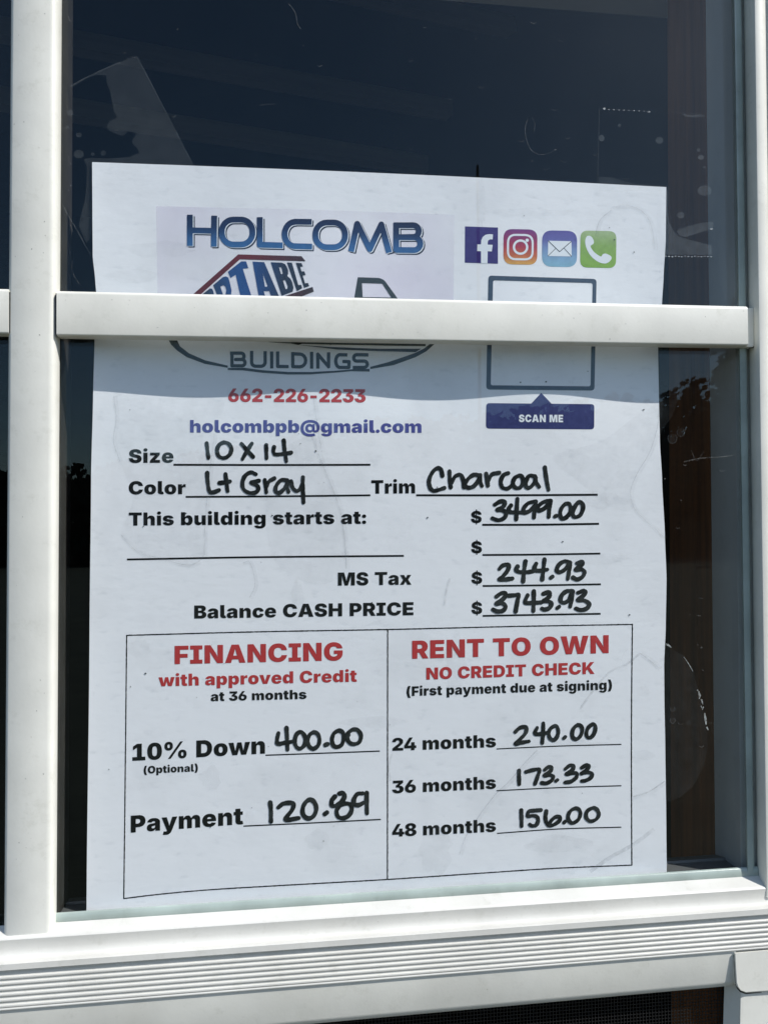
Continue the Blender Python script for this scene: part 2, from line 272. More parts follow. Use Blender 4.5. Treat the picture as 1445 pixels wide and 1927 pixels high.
GLYPH_DATA = """
SP|550|
$|1364|640 -180 12 -6 96 0 12 6 0 156 12 8 120 13 96 24 84 34 96 63 60 66 41 68 21 60 16 96 -3 96 -24 96 -46 84 -55 60 -70 53 -96 48 -96 33 -144 32 -12 14 0 240 12 6 48 -16 48 -42 36 -88 372 0 8 8 0 24 -17 108 -34 84 -39 60 -74 75 -96 61 -132 46 -130 22 -2 156 -12 8 -96 0 -12 -8 -3 -156 -129 -21 -108 -34 -96 -49 -67 -52 -56 -60 -38 -60 -33 -84 -13 -72 -1 -84 25 -108 38 -72 49 -55 96 -69 72 -33 72 -25 189 -46 3 -264 -12 -5 -48 12 -71 41 -25 27 -26 45 -22 80 -372 0 -6 -8 4 -72 25 -120 31 -72 38 -60 88 -87 108 -62 108 -35 168 -24 12 -8/772 320 -12 4 0 228 12 6 60 -26 36 -27 17 -25 11 -36 -11 -48 -15 -24 -38 -30/628 946 -48 21 -36 29 -17 24 -11 48 10 36 18 28 36 25 48 14 12 -7 0 -204
%|2138|1558 -18 48 -6 96 4 60 13 72 33 60 47 42 53 44 108 10 72 0 120 -10 72 -20 60 -25 48 -53 65 -48 36 -84 36 -84 13 -84 -2 -60 -12 -60 -24 -57 -40 -57 -60 -34 -60 -22 -72 -6 -48 3 -180 36 -108 51 -72 62 -51 48 -25/436 6 18 -6 204 0 18 6 1014 1478 -12 6 -216 0 -12 -9/1606 207 -41 27 -20 48 -3 156 16 48 24 30 24 11 60 1 44 -30 20 -48 0 -168 -13 -36 -27 -30 -36 -12/442 738 96 -4 72 12 60 23 60 37 76 88 35 84 11 60 1 168 -23 96 -37 72 -41 48 -70 52 -108 36 -144 0 -84 -24 -60 -35 -46 -41 -38 -50 -38 -82 -13 -60 0 -192 14 -60 32 -72 41 -55 72 -59 72 -31/478 963 -36 17 -29 46 -10 48 -1 96 14 60 26 41 24 13 60 1 41 -19 24 -48 7 -36 -1 -120 -17 -60 -21 -24 -33 -15
(|800|346 -273 16 -6 336 0 17 6 -79 204 -72 228 -36 156 -26 216 4 216 32 252 63 264 59 180 55 132 -5 5 -348 1 -17 -6 -60 -108 -48 -108 -60 -180 -47 -192 -24 -144 -14 -180 2 -168 24 -180 37 -156 48 -144 46 -108
)|800|85 -273 17 -6 348 2 53 88 94 204 48 144 37 156 24 180 2 168 -27 264 -35 168 -49 168 -82 204 -65 113 -348 1 -16 -6 93 -240 71 -276 24 -132 20 -180 4 -216 -12 -132 -37 -192 -72 -240
-|1320|311 448 6 -6 684 0 8 6 0 288 -8 8 -684 0 -6 -8
.|550|222 -18 93 -4 72 28 53 48 32 60 6 96 -17 60 -50 65 -60 36 -48 11 -48 0 -60 -14 -72 -48 -40 -62 -11 -36 -3 -60 25 -84 53 -60 24 -17
0|1320|560 -14 144 -6 108 13 120 38 96 58 99 101 57 96 52 144 22 120 14 180 -10 180 -25 144 -51 144 -47 84 -46 60 -53 49 -72 49 -48 23 -132 38 -84 9 -168 -8 -96 -23 -60 -24 -96 -60 -77 -77 -55 -84 -51 -120 -37 -156 -14 -156 6 -204 31 -180 61 -156 75 -108 85 -77 108 -57/644 309 -48 8 -60 41 -26 36 -26 60 -26 156 -2 228 18 156 12 48 33 72 29 31 36 23 36 12 60 2 36 -5 48 -24 36 -39 30 -60 22 -84 12 -108 0 -240 -25 -156 -35 -84 -40 -42 -36 -21 -60 -13
1|1320|137 6 6 -6 1068 0 6 6 -2 312 -280 4 -8 8 -4 1157 -408 0 -326 -221 2 -338 312 207 12 6 8 -7 0 -804 -8 -8 -372 0 -6 -16
2|1320|100 6 16 -6 1116 0 16 6 -4 313 -564 3 -15 8 279 238 89 86 118 144 50 96 21 72 6 48 -3 108 -12 60 -24 60 -36 60 -101 98 -84 48 -108 39 -156 23 -120 -1 -132 -21 -108 -39 -96 -59 -85 -88 -49 -84 -24 -72 -14 -72 -2 -60 6 -8 372 0 18 80 42 65 60 36 48 11 48 0 84 -26 48 -42 29 -56 7 -72 -22 -84 -21 -36 -67 -72 -618 -516 -8 -12
3|1320|546 -14 192 -4 144 25 96 33 96 51 65 51 71 84 37 72 23 96 -1 120 -24 96 -45 84 -66 74 -72 51 -108 45 -124 22 378 312 -2 289 -1081 -1 1 -317 608 -7 -8 -14 -291 -238 -1 -240 16 -6 228 -2 48 -14 60 -37 40 -49 16 -60 -4 -72 -14 -36 -26 -34 -60 -41 -48 -12 -60 -1 -60 13 -48 22 -51 53 -21 58 -396 2 -6 -12 13 -96 26 -72 61 -96 38 -40 60 -48 108 -57 84 -28
4|1320|740 6 16 -6 360 2 4 220 8 8 172 4 2 300 -6 12 -168 0 -8 12 0 360 -16 12 -336 0 -8 -12 -4 -368 -336 1 8 31 502 900 -18 8 -360 -1 -534 -943 0 -300 6 -16 708 0 8 -8
6|1320|570 -14 132 -6 120 14 84 24 96 46 72 51 62 63 50 72 46 120 16 108 -3 108 -11 60 -47 120 -53 70 -96 77 -120 47 -108 16 -108 -2 -48 -10 -15 6 345 504 2 12 -8 4 -372 0 -12 -7 -363 -537 -87 -156 -44 -108 -26 -120 0 -132 27 -120 59 -108 86 -89 96 -61 120 -45/594 297 -72 44 -25 29 -26 48 -13 60 0 48 11 48 41 67 36 34 36 19 60 16 48 0 48 -11 48 -25 31 -28 43 -72 14 -84 -15 -72 -35 -60 -62 -50 -84 -22
8|1320|545 -14 156 -6 120 12 108 25 96 37 84 48 97 88 47 72 28 84 0 120 -24 72 -35 60 -69 72 -56 41 -72 33 -80 22 5 12 63 19 72 38 60 53 52 70 23 60 13 84 -11 84 -12 36 -38 72 -99 99 -84 50 -132 46 -84 15 -156 6 -96 -10 -132 -33 -84 -37 -91 -64 -82 -96 -34 -84 -9 -60 8 -96 16 -48 33 -60 87 -86 72 -39 66 -19 4 -12 -82 -22 -72 -34 -70 -52 -54 -60 -34 -60 -26 -84 0 -96 15 -60 43 -84 54 -62 60 -49 144 -74 72 -22/629 259 -72 23 -36 26 -40 50 -16 60 4 72 34 60 54 42 60 22 84 0 84 -35 42 -41 20 -36 10 -48 -6 -60 -27 -60 -63 -53 -72 -23/641 897 -72 20 -49 41 -28 48 -7 36 9 72 29 48 58 41 72 15 60 -6 48 -20 53 -54 23 -72 -4 -36 -24 -60 -36 -38 -48 -27 -60 -11
:|550|222 -18 93 -4 72 28 53 48 32 60 6 96 -17 60 -50 65 -60 36 -48 11 -48 0 -60 -14 -72 -48 -40 -62 -11 -36 -3 -60 25 -84 53 -60 24 -17/227 666 76 -4 72 22 65 54 23 36 12 36 3 84 -15 60 -52 65 -60 36 -72 13 -84 -15 -60 -37 -53 -74 -10 -36 -3 -60 25 -84 41 -50 36 -26
@|2168|940 -450 252 -4 180 24 204 60 48 23 5 17 -99 240 -14 9 -156 -50 -168 -23 -144 0 -120 13 -144 37 -108 50 -82 60 -79 84 -60 108 -33 96 -26 168 1 132 24 156 47 132 60 96 100 99 60 39 96 45 132 37 84 12 240 -1 168 -34 132 -61 60 -46 63 -66 73 -132 36 -132 12 -108 0 -120 -12 -96 -15 -48 -25 -47 -24 -26 -60 -25 -36 -2 -30 16 -12 48 0 684 -6 6 -228 0 -12 -6 0 -96 -12 -12 -36 52 -48 38 -48 23 -96 22 -108 1 -72 -14 -84 -32 -60 -38 -85 -88 -64 -120 -23 -84 -12 -84 0 -132 26 -132 49 -108 73 -89 108 -69 84 -26 96 -11 132 13 72 23 60 34 42 41 42 64 19 -52 24 -36 41 -36 60 -27 96 -15 84 2 72 13 108 45 86 66 76 108 46 120 23 132 0 192 -37 192 -72 168 -93 132 -77 77 -60 48 -72 47 -96 49 -168 59 -204 35 -264 1 -96 -12 -120 -27 -180 -70 -132 -82 -98 -89 -61 -72 -49 -72 -50 -96 -59 -168 -34 -204 -1 -216 26 -168 22 -84 37 -96 58 -108 61 -84 64 -67 84 -69 96 -60 180 -73 156 -34/1060 279 -96 23 -53 40 -45 84 -14 108 24 108 33 48 31 27 60 26 108 7 84 -24 66 -60 23 -48 11 -48 0 -96 -14 -60 -23 -48 -51 -52 -60 -26
A|1628|47 6 17 -6 432 1 79 269 5 12 12 4 444 -2 82 -266 14 -18 432 0 17 6 -492 1464 -17 20 -528 0 -18 -8/676 588 -7 6 1 12 58 216 68 316 14 -16 78 -324 58 -204 -6 -6
B|1368|96 6 6 -6 732 0 72 6 96 19 96 39 72 46 75 76 47 84 26 96 0 108 -26 96 -33 60 -77 78 -84 44 -48 15 -60 7 -16 12 112 44 72 50 53 62 36 72 15 96 -4 72 -11 48 -35 72 -66 74 -72 48 -60 26 -156 35 -756 5 -6 -8/510 322 -8 8 0 300 8 8 252 -6 60 -22 52 -52 20 -72 -6 -60 -27 -48 -29 -24 -34 -17 -60 -13/510 888 -8 6 3 276 173 4 72 -14 62 -38 24 -36 10 -72 -21 -60 -27 -29 -84 -34
C|1531|688 -14 144 -6 120 14 120 35 132 71 84 71 76 91 59 108 37 120 4 48 -8 6 -396 0 -32 -90 -52 -64 -60 -37 -108 -23 -96 11 -84 37 -36 30 -52 70 -33 84 -15 72 -4 168 6 60 24 96 35 72 53 60 58 40 72 24 60 4 72 -6 60 -20 46 -30 43 -48 43 -108 396 0 6 12 -13 84 -36 108 -62 108 -51 60 -72 64 -96 56 -108 41 -96 21 -96 10 -168 -8 -144 -37 -144 -71 -96 -79 -87 -105 -72 -144 -38 -144 -13 -132 0 -96 12 -120 40 -156 58 -120 71 -96 53 -53 96 -69 132 -60
D|1480|96 6 6 -6 612 0 132 14 96 23 120 51 108 73 74 73 75 108 58 144 25 120 8 180 -20 168 -47 144 -62 108 -58 72 -53 49 -72 53 -84 44 -108 37 -132 25 -672 4 -6 -8/510 346 -8 8 0 780 8 12 168 0 72 -8 84 -24 60 -36 37 -40 41 -72 20 -72 14 -168 -14 -132 -25 -84 -44 -72 -41 -37 -48 -27 -84 -24
E|1255|96 6 6 -6 1056 0 8 6 0 312 -8 8 -653 4 -3 252 8 12 600 4 4 308 -16 6 -588 0 -8 6 0 240 8 6 648 0 12 6 0 312 -12 8 -1056 0 -6 -8
F|1196|96 6 6 -6 384 0 16 6 0 492 8 12 564 0 6 12 0 300 -6 6 -564 0 -8 6 0 324 8 6 624 0 8 6 0 312 -8 8 -1032 0 -6 -8
G|1545|688 -14 156 -6 120 14 120 35 120 60 106 89 65 84 50 96 33 120 14 144 -4 208 -648 2 -8 -6 0 -276 8 -6 252 0 7 -6 -6 -48 -35 -72 -26 -26 -60 -36 -48 -15 -108 -11 -84 12 -60 24 -48 35 -54 65 -34 72 -23 96 -5 168 6 60 25 96 36 72 39 48 70 50 72 24 60 6 72 -4 48 -13 48 -24 31 -27 20 -24 33 -67 396 -1 6 8 -15 84 -45 108 -38 60 -78 84 -70 54 -84 47 -96 36 -96 22 -168 9 -144 -19 -144 -49 -120 -71 -74 -65 -61 -72 -48 -72 -58 -132 -27 -108 -14 -132 2 -132 12 -96 35 -132 72 -144 101 -122 96 -74 156 -73
H|1536|96 6 6 -6 384 0 16 6 0 576 8 16 516 0 8 -16 0 -576 16 -6 384 0 6 6 0 1476 -6 8 -384 0 -16 -8 0 -552 -8 -6 -516 0 -8 6 0 552 -16 8 -384 0 -6 -8
I|1038|58 6 6 -6 900 0 16 6 -4 317 -240 3 -13 4 -3 12 0 816 16 6 228 0 16 6 -4 317 -912 3 -6 -8 0 -312 6 -6 240 0 12 -6 0 -816 -12 -16 -240 0 -6 -8
K|1555|96 6 6 -6 396 2 7 376 173 199 14 -7 346 -570 456 0 11 6 -543 840 513 636 -5 7 -468 -1 -375 -486 -129 -201 -5 21 9 660 -16 8 -384 0 -6 -8
M|1958|96 6 6 -6 396 0 6 6 0 660 -12 324 6 116 115 -452 197 -646 12 -8 324 1 195 641 117 476 7 -20 1 -60 -12 -336 0 -696 16 -6 384 0 8 6 0 1476 -8 8 -624 0 -9 -8 -149 -528 -94 -447 -94 459 -148 516 -10 8 -624 0 -6 -8
N|1576|96 6 6 -6 396 0 16 6 0 576 -22 336 6 39 60 -135 93 -180 387 -638 432 -4 8 6 0 1476 -8 8 -396 0 -8 -8 0 -636 17 -300 -9 -10 -82 190 -58 108 -400 655 -432 1 -6 -8
O|1588|688 -14 192 -3 132 25 120 45 108 64 84 75 89 118 56 120 39 156 12 168 -13 156 -36 144 -23 60 -46 84 -102 125 -108 83 -120 57 -144 37 -180 10 -144 -20 -144 -50 -84 -47 -67 -51 -60 -60 -56 -72 -72 -144 -38 -144 -11 -84 -2 -144 14 -132 39 -144 60 -120 71 -96 50 -49 84 -63 156 -73/784 330 -84 14 -60 26 -36 26 -51 58 -39 84 -22 96 -4 168 17 120 21 60 50 84 40 38 72 39 108 15 72 -7 84 -32 50 -41 37 -48 24 -48 26 -84 11 -72 2 -120 -14 -120 -14 -48 -32 -72 -35 -48 -43 -39 -48 -26 -36 -12
P|1344|96 6 6 -6 396 2 7 436 293 6 144 29 84 33 60 36 86 76 37 48 50 96 23 84 12 120 -13 120 -25 84 -34 72 -62 84 -74 64 -108 58 -144 37 -732 5 -6 -8/510 756 -8 6 0 396 8 8 192 -4 48 -13 60 -37 40 -50 20 -84 -9 -84 -39 -69 -48 -39 -84 -28
R|1368|96 6 6 -6 384 0 16 6 0 480 8 6 120 0 14 -6 262 -486 420 0 13 6 -295 540 1 12 106 72 71 84 49 108 23 156 -14 132 -37 108 -61 93 -84 78 -108 58 -156 39 -732 4 -6 -8/510 806 -8 16 0 336 8 8 204 -4 72 -24 50 -40 25 -48 9 -84 -19 -72 -29 -38 -36 -24 -96 -25
S|1364|580 -12 168 -6 132 13 108 26 84 34 96 63 75 86 36 72 24 96 0 132 -24 96 -46 84 -89 89 -108 61 -84 33 -324 79 -48 21 -53 53 -11 48 10 36 18 28 60 35 84 13 96 -11 48 -23 42 -42 30 -80 372 0 8 8 -6 84 -33 108 -51 84 -38 42 -36 33 -96 61 -84 33 -120 27 -240 0 -120 -26 -132 -56 -72 -49 -75 -77 -60 -108 -21 -84 -4 -108 25 -108 46 -84 65 -64 72 -48 108 -47 372 -91 71 -38 30 -36 10 -48 -10 -36 -29 -38 -36 -22 -48 -16 -108 -4 -84 15 -71 41 -25 27 -26 45 -22 80 -372 0 -6 -8 4 -72 25 -120 44 -96 46 -60 67 -63 108 -62 108 -35
T|1406|500 6 6 -6 384 0 16 6 0 1152 8 6 432 2 0 321 -1284 3 -6 -8 0 -312 6 -6 432 0 6 -6
W|2216|441 6 7 -6 444 0 7 6 165 672 44 264 45 -264 164 -672 7 -6 444 0 7 6 394 1476 -5 7 -432 1 -17 -8 -131 -636 -56 -384 -14 36 -54 336 -148 648 -12 8 -384 0 -12 -8 -148 -648 -54 -336 -14 -48 -57 396 -130 636 -17 8 -432 -1 -5 -7
a|1222|332 -12 144 -4 96 23 96 60 72 89 4 -144 8 -12 360 0 8 12 -3 804 -12 48 -37 72 -67 72 -69 48 -120 49 -120 23 -156 4 -96 -13 -120 -37 -84 -48 -58 -50 -54 -72 -38 -96 6 -24 12 -4 336 -31 34 59 26 18 60 21 60 1 48 -14 21 -14 21 -24 7 -24 2 -24 -9 -24 -22 -24 -32 -17 -132 -23 -168 -17 -84 -24 -60 -27 -84 -65 -52 -79 -23 -84 -3 -96 15 -84 27 -60 36 -47 60 -49 60 -29/512 239 -36 11 -38 38 -9 60 21 48 62 41 144 29 60 20 6 -6 -1 -108 -15 -48 -14 -20 -36 -34 -36 -20 -48 -13
b|1322|750 -8 126 -4 60 13 84 35 86 64 50 60 36 60 48 132 20 156 -8 192 -35 144 -35 72 -40 60 -74 75 -84 49 -72 23 -60 9 -108 -7 -96 -36 -77 -65 -55 -87 -12 3 0 540 -12 8 -384 0 -6 -8 2 -1476 388 -4 8 16 4 164 46 -68 50 -53 84 -49/624 301 -62 39 -27 36 -22 48 -16 84 2 132 25 84 52 67 36 22 36 11 48 0 36 -11 36 -23 29 -30 25 -48 21 -84 1 -132 -24 -96 -52 -74 -48 -26
c|1235|536 -14 180 -4 120 23 96 37 79 52 81 84 36 60 34 96 10 76 -360 55 -32 -95 -28 -43 -48 -35 -72 -12 -72 26 -38 40 -25 48 -25 120 0 96 12 72 36 84 28 31 36 23 36 11 48 0 60 -23 53 -66 31 -90 336 50 24 10 -8 66 -24 72 -39 72 -37 46 -72 66 -60 36 -132 46 -84 14 -156 0 -120 -23 -96 -39 -79 -50 -54 -48 -40 -48 -57 -96 -35 -108 -15 -84 0 -156 23 -120 27 -72 32 -60 65 -84 97 -78 96 -47
d|1322|428 -8 108 -6 108 26 48 26 60 52 29 34 31 56 8 -8 4 -169 392 1 4 1476 -12 8 -384 0 -6 -8 0 -540 -6 -15 -32 63 -40 48 -48 41 -36 21 -72 26 -108 8 -108 -21 -96 -47 -62 -52 -70 -96 -50 -120 -26 -144 0 -180 14 -96 21 -84 52 -108 66 -84 91 -66 48 -23/596 302 -60 43 -38 67 -22 120 7 120 23 72 42 62 36 24 36 12 60 0 60 -26 52 -60 23 -60 13 -72 -1 -96 -22 -96 -25 -48 -33 -36 -55 -29
e|1242|536 -14 60 -6 132 4 120 21 96 37 60 36 74 64 52 72 36 84 -6 8 -24 6 -312 46 -12 -5 -36 -48 -36 -24 -72 -19 -36 0 -84 22 -64 62 -24 72 4 48 708 0 12 12 -8 204 -23 96 -49 108 -62 84 -74 65 -84 47 -108 36 -108 14 -120 -3 -120 -25 -84 -34 -93 -64 -80 -84 -61 -108 -34 -108 -14 -108 4 -132 24 -120 21 -60 38 -72 63 -79 84 -68 96 -47/464 687 -5 7 12 48 29 53 24 24 36 19 60 12 72 -7 48 -24 36 -41 29 -84 -17 -8
g|1326|524 -436 204 -3 84 12 120 34 96 50 60 46 65 77 33 60 27 84 11 72 -4 1120 -384 2 -8 -6 -4 -185 -62 89 -50 48 -44 29 -96 34 -72 5 -72 -6 -108 -36 -84 -55 -53 -55 -71 -120 -36 -120 -11 -84 0 -192 12 -84 33 -108 37 -72 58 -72 67 -53 72 -34 96 -24 120 -1 96 26 60 35 41 39 42 72 26 0 3 -216 -11 -48 -22 -36 -55 -42 -84 -18 -108 10 -48 20 -36 35 -12 24 -12 5 -300 -42 -41 -16 36 -96 41 -55 48 -43 60 -39 84 -36/608 304 -55 28 -46 60 -24 72 -7 132 21 108 33 60 42 40 24 11 72 9 60 -19 36 -31 31 -46 22 -60 10 -60 1 -96 -22 -96 -25 -48 -29 -31 -60 -33
h|1330|102 6 6 -6 384 0 12 6 0 636 7 48 13 36 28 38 60 35 48 7 60 -7 60 -35 26 -38 14 -36 4 -684 16 -6 372 0 16 6 0 744 -13 84 -23 72 -50 84 -62 64 -108 58 -96 18 -120 -4 -96 -34 -43 -30 -58 -60 -55 -93 -8 21 -4 557 -384 3 -6 -8
i|606|102 6 6 -6 384 0 12 6 0 1104 -12 8 -384 0 -6 -8/236 1242 88 -8 60 14 60 40 38 50 17 72 -3 48 -14 36 -50 62 -48 28 -60 14 -84 -6 -68 -38 -57 -72 -11 -84 24 -72 64 -64
l|691|396 0 180 -4 96 23 12 17 -54 252 -6 9 -60 -3 -36 13 -16 17 -7 24 -1 1128 -12 16 -384 0 -6 -16 2 -1212 13 -60 23 -60 64 -76 96 -49
m|1932|102 6 6 -6 384 0 12 6 0 660 7 48 24 48 29 26 36 16 60 2 48 -15 24 -19 24 -34 16 -48 2 -684 6 -6 372 0 6 6 2 684 22 60 35 36 31 17 60 3 36 -7 41 -25 36 -60 7 -48 0 -660 12 -6 384 0 6 6 0 780 -16 96 -36 84 -62 77 -48 37 -48 24 -84 24 -132 -1 -96 -29 -79 -48 -67 -72 -58 -106 -66 142 -54 61 -60 37 -48 15 -96 3 -84 -18 -72 -35 -77 -75 -55 -100 -24 212 -360 4 -6 -8
n|1330|102 6 6 -6 384 0 12 6 0 636 7 48 13 36 28 38 60 35 48 7 60 -7 60 -35 26 -38 14 -36 4 -684 16 -6 372 0 16 6 -1 756 -12 72 -23 72 -25 48 -56 72 -67 53 -72 33 -96 18 -120 -4 -72 -22 -67 -42 -58 -60 -45 -72 -22 -50 -8 50 -4 180 -12 8 -360 0 -6 -8
o|1280|548 -14 132 -6 120 15 84 25 72 34 84 59 78 89 47 84 36 108 15 108 -2 144 -25 120 -48 108 -65 89 -84 72 -108 57 -84 25 -120 15 -120 -2 -120 -23 -96 -39 -92 -62 -81 -84 -57 -96 -35 -108 -15 -84 0 -156 23 -120 27 -72 32 -60 65 -84 97 -78 60 -32 72 -27/608 283 -60 32 -28 31 -24 48 -23 108 -1 108 23 108 29 54 48 43 36 15 48 2 48 -14 36 -26 40 -62 23 -84 2 -156 -14 -72 -24 -60 -17 -24 -46 -40 -24 -9
p|1322|102 -412 6 -6 384 0 12 6 0 576 12 7 23 -43 37 -46 72 -55 96 -35 108 -4 96 17 96 45 77 66 46 60 61 132 24 108 8 96 -8 192 -25 108 -47 108 -50 72 -86 76 -72 37 -84 23 -132 0 -72 -22 -84 -52 -54 -62 -42 -65 -4 185 -8 6 -384 0 -6 -6/660 294 -48 11 -36 22 -50 65 -28 96 -2 108 15 96 38 72 27 28 36 21 72 11 36 -6 36 -18 28 -24 25 -36 31 -96 6 -120 -16 -96 -34 -72 -40 -39 -24 -13
r|888|102 6 6 -6 384 0 12 6 0 600 9 48 39 70 72 54 36 12 60 4 72 -4 60 -13 6 9 0 324 -6 7 -60 13 -60 0 -36 -4 -60 -23 -36 -25 -37 -40 -40 -72 -19 -58 -12 10 0 192 -12 8 -372 0 -6 -8
s|1204|490 -14 192 -4 132 22 108 38 84 50 72 67 30 43 35 84 11 84 -13 84 -34 72 -65 63 -96 48 -84 26 -300 53 -48 19 -30 31 -5 36 23 36 36 18 60 10 72 -11 48 -24 26 -29 22 -42 288 39 61 15 -11 48 -34 72 -64 74 -96 63 -96 36 -132 23 -132 2 -132 -14 -96 -27 -72 -32 -72 -51 -53 -62 -36 -84 -11 -60 0 -60 13 -72 34 -72 56 -60 57 -40 84 -34 96 -25 240 -44 60 -25 20 -24 8 -24 -14 -36 -50 -28 -36 -4 -84 2 -48 16 -49 38 -47 78 -363 -54 12 -60 33 -72 47 -60 55 -50 60 -38 84 -37
t|818|446 -11 180 -4 144 25 16 15 -52 275 -84 -11 -48 6 -25 18 -15 48 0 456 16 8 173 4 3 276 -8 12 -180 4 -4 248 -8 16 -384 0 -8 -16 -4 -248 -132 -4 -6 -12 2 -276 124 -4 16 -8 2 -540 16 -84 26 -60 34 -48 50 -41 72 -36
u|1330|420 -8 132 -4 60 14 72 32 73 66 51 72 32 65 6 -17 2 -192 8 -24 369 0 -1 1109 -384 3 -16 -8 -3 -672 -25 -60 -21 -24 -43 -28 -48 -12 -48 1 -60 21 -36 34 -29 56 -7 48 0 636 -12 8 -384 0 -6 -8 0 -732 14 -96 24 -72 26 -48 62 -77 84 -58
v|1294|408 6 6 -6 456 0 15 6 393 1107 -396 5 -18 -8 -153 -552 -57 -254 -67 278 -151 528 -10 8 -408 -1 -5 -7
w|1796|319 6 9 -6 396 0 9 6 116 396 43 216 13 -24 42 -204 111 -384 14 -6 396 0 290 978 39 132 -5 7 -420 -2 -130 -713 -14 -28 -154 736 -14 8 -336 -5 -154 -711 -14 -36 -137 744 -7 8 -408 -1 -1 -19
x|1248|25 6 16 -6 396 4 180 381 70 -151 122 -233 408 0 5 5 -334 564 317 544 -408 1 -114 -221 -54 -122 -168 345 -408 1 -6 -8 308 -540
y|1302|246 -420 180 -4 84 14 72 24 108 69 76 89 46 84 39 96 430 1140 4 24 -408 0 -177 -552 -58 -231 -57 255 -154 528 -416 0 427 -1164 -3 -24 -13 -21 -48 -28 -84 -5 -96 23 -13 -17 -79 -264 32 -17
z|1208|114 6 6 -6 960 0 16 6 -4 296 -444 4 -11 12 437 552 2 240 -8 8 -936 -3 0 -298 469 -7 -487 -588
"""

# ------------------------------------------------------------------ glyph outlines (units: 1/2048 em), loops of x,y
GLYPHS = {}
for line in GLYPH_DATA.strip().split('\n'):
    ch, adv, body = line.split('|')
    ch = {'SP': ' ', 'BAR': '|'}.get(ch, ch)
    loops = []
    for part in body.split('/'):
        if part:
            v = [int(q) for q in part.split()]
            x = y = 0; L = []
            for k in range(0, len(v), 2):
                x += v[k]; y += v[k + 1]; L.append((x, y))
            loops.append(L)
    GLYPHS[ch] = (int(adv), loops)

_a, _l = GLYPHS['-']; GLYPHS['-'] = (_a - 230, [[(x - 115, y) for x, y in L] for L in _l])

# ------------------------------------------------------------------ the sheet's surface: nearly flat, bowed away from the glass behind the bar
YP = 0.0049
def wave(X, Z):
    # centre line of the bow runs a little downwards to the right
    P0 = px(180, 585, YP); P1 = px(1240, 665, YP)
    t = (X - P0.x) / (P1.x - P0.x)
    zc = P0.z + (P1.z - P0.z) * t
    up = (Z - zc)
    s = 0.016 if up > 0 else 0.026
    g = math.exp(-(up / s) ** 2)
    rip = 0.0011 * math.sin(t * 2 * math.pi * 2.45 - 0.94) * math.exp(-(up / 0.04) ** 2)
    low = 0.0004 * math.sin(t * 5.2 + 0.6) * math.exp(-((Z + 0.06) / 0.05) ** 2)
    return 0.0016 * g + rip + low
def on_sheet(x, y, off=0.0):
    """photo pixel to the point of the sheet seen there, off metres proud of it"""
    P = px(x, y, YP)
    for _ in range(7):
        P = px(x, y, YP + wave(P.x, P.z) - off)
    return P

def interp(tab, v):
    if v <= tab[0][0]: return tab[0][1]
    for (a, b), (c, d) in zip(tab, tab[1:]):
        if v <= c:
            u = (v - a) / (c - a); u = u * u * (3 - 2 * u) * 0.5 + u * 0.5
            return b + (d - b) * u
    return tab[-1][1]
EDGE_L = [(305, 174), (400, 174.5), (480, 175), (530, 180), (560, 182.5), (640, 178.5), (735, 176), (900, 172), (1200, 169), (1700, 163.5), (1760, 163)]
EDGE_R = [(352, 1253), (450, 1252), (520, 1248), (570, 1245), (655, 1237.5), (740, 1239), (830, 1241), (900, 1245), (1010, 1250.5), (1090, 1253.5), (1180, 1252), (1250, 1249), (1320, 1249.5), (1400, 1251), (1550, 1253), (1700, 1254.5)]

# ------------------------------------------------------------------ flat artwork: outlines in photo pixels, filled, cut fine and laid on the sheet
def fill_loops(loops):
    cu = bpy.data.curves.new('art', 'CURVE'); cu.dimensions = '2D'; cu.fill_mode = 'BOTH'
    for L in loops:
        s = cu.splines.new('POLY'); s.points.add(len(L) - 1); s.use_cyclic_u = True
        for p, (x, y) in zip(s.points, L): p.co = (x / 10.0, -y / 10.0, 0, 1)
    o = bpy.data.objects.new('art', cu); COL.objects.link(o)
    dg = bpy.context.evaluated_depsgraph_get()
    me = bpy.data.meshes.new_from_object(o.evaluated_get(dg))
    bpy.data.objects.remove(o); bpy.data.curves.remove(cu)
    return me
def cut_fine(bm, step):
    xs = [v.co.x for v in bm.verts]; ys = [v.co.y for v in bm.verts]
    if not xs: return
    for ax, lo, hi in ((0, min(xs), max(xs)), (1, min(ys), max(ys))):
        k = math.floor(lo / step) + 1
        while k * step < hi:
            no = Vector((1, 0, 0)) if ax == 0 else Vector((0, 1, 0))
            bmesh.ops.bisect_plane(bm, geom=bm.verts[:] + bm.edges[:] + bm.faces[:], plane_co=no * (k * step), plane_no=no, dist=1e-5)
            k += 1
def art(name, loops, mat, parent, off, surf=None, step=14, label=None):
    me = fill_loops(loops)
    bm = bmesh.new(); bm.from_mesh(me)
    cut_fine(bm, step / 10.0)
    S = surf or on_sheet
    for v in bm.verts: v.co = S(v.co.x * 10, -v.co.y * 10, off)
    bmesh.ops.triangulate(bm, faces=[f for f in bm.faces if len(f.verts) > 4])
    for f in bm.faces:
        f.normal_update()
        if f.normal.y > 0: f.normal_flip()
        f.smooth = surf is None
    bpy.data.meshes.remove(me); me = bpy.data.meshes.new(name)
    bm.to_mesh(me); bm.free(); me.materials.append(mat)
    o = put(bpy.data.objects.new(name, me), parent)
    if label: o['label'] = label
    return o
def on_plane(Y):
    return lambda x, y, off: px(x, y, Y - off)

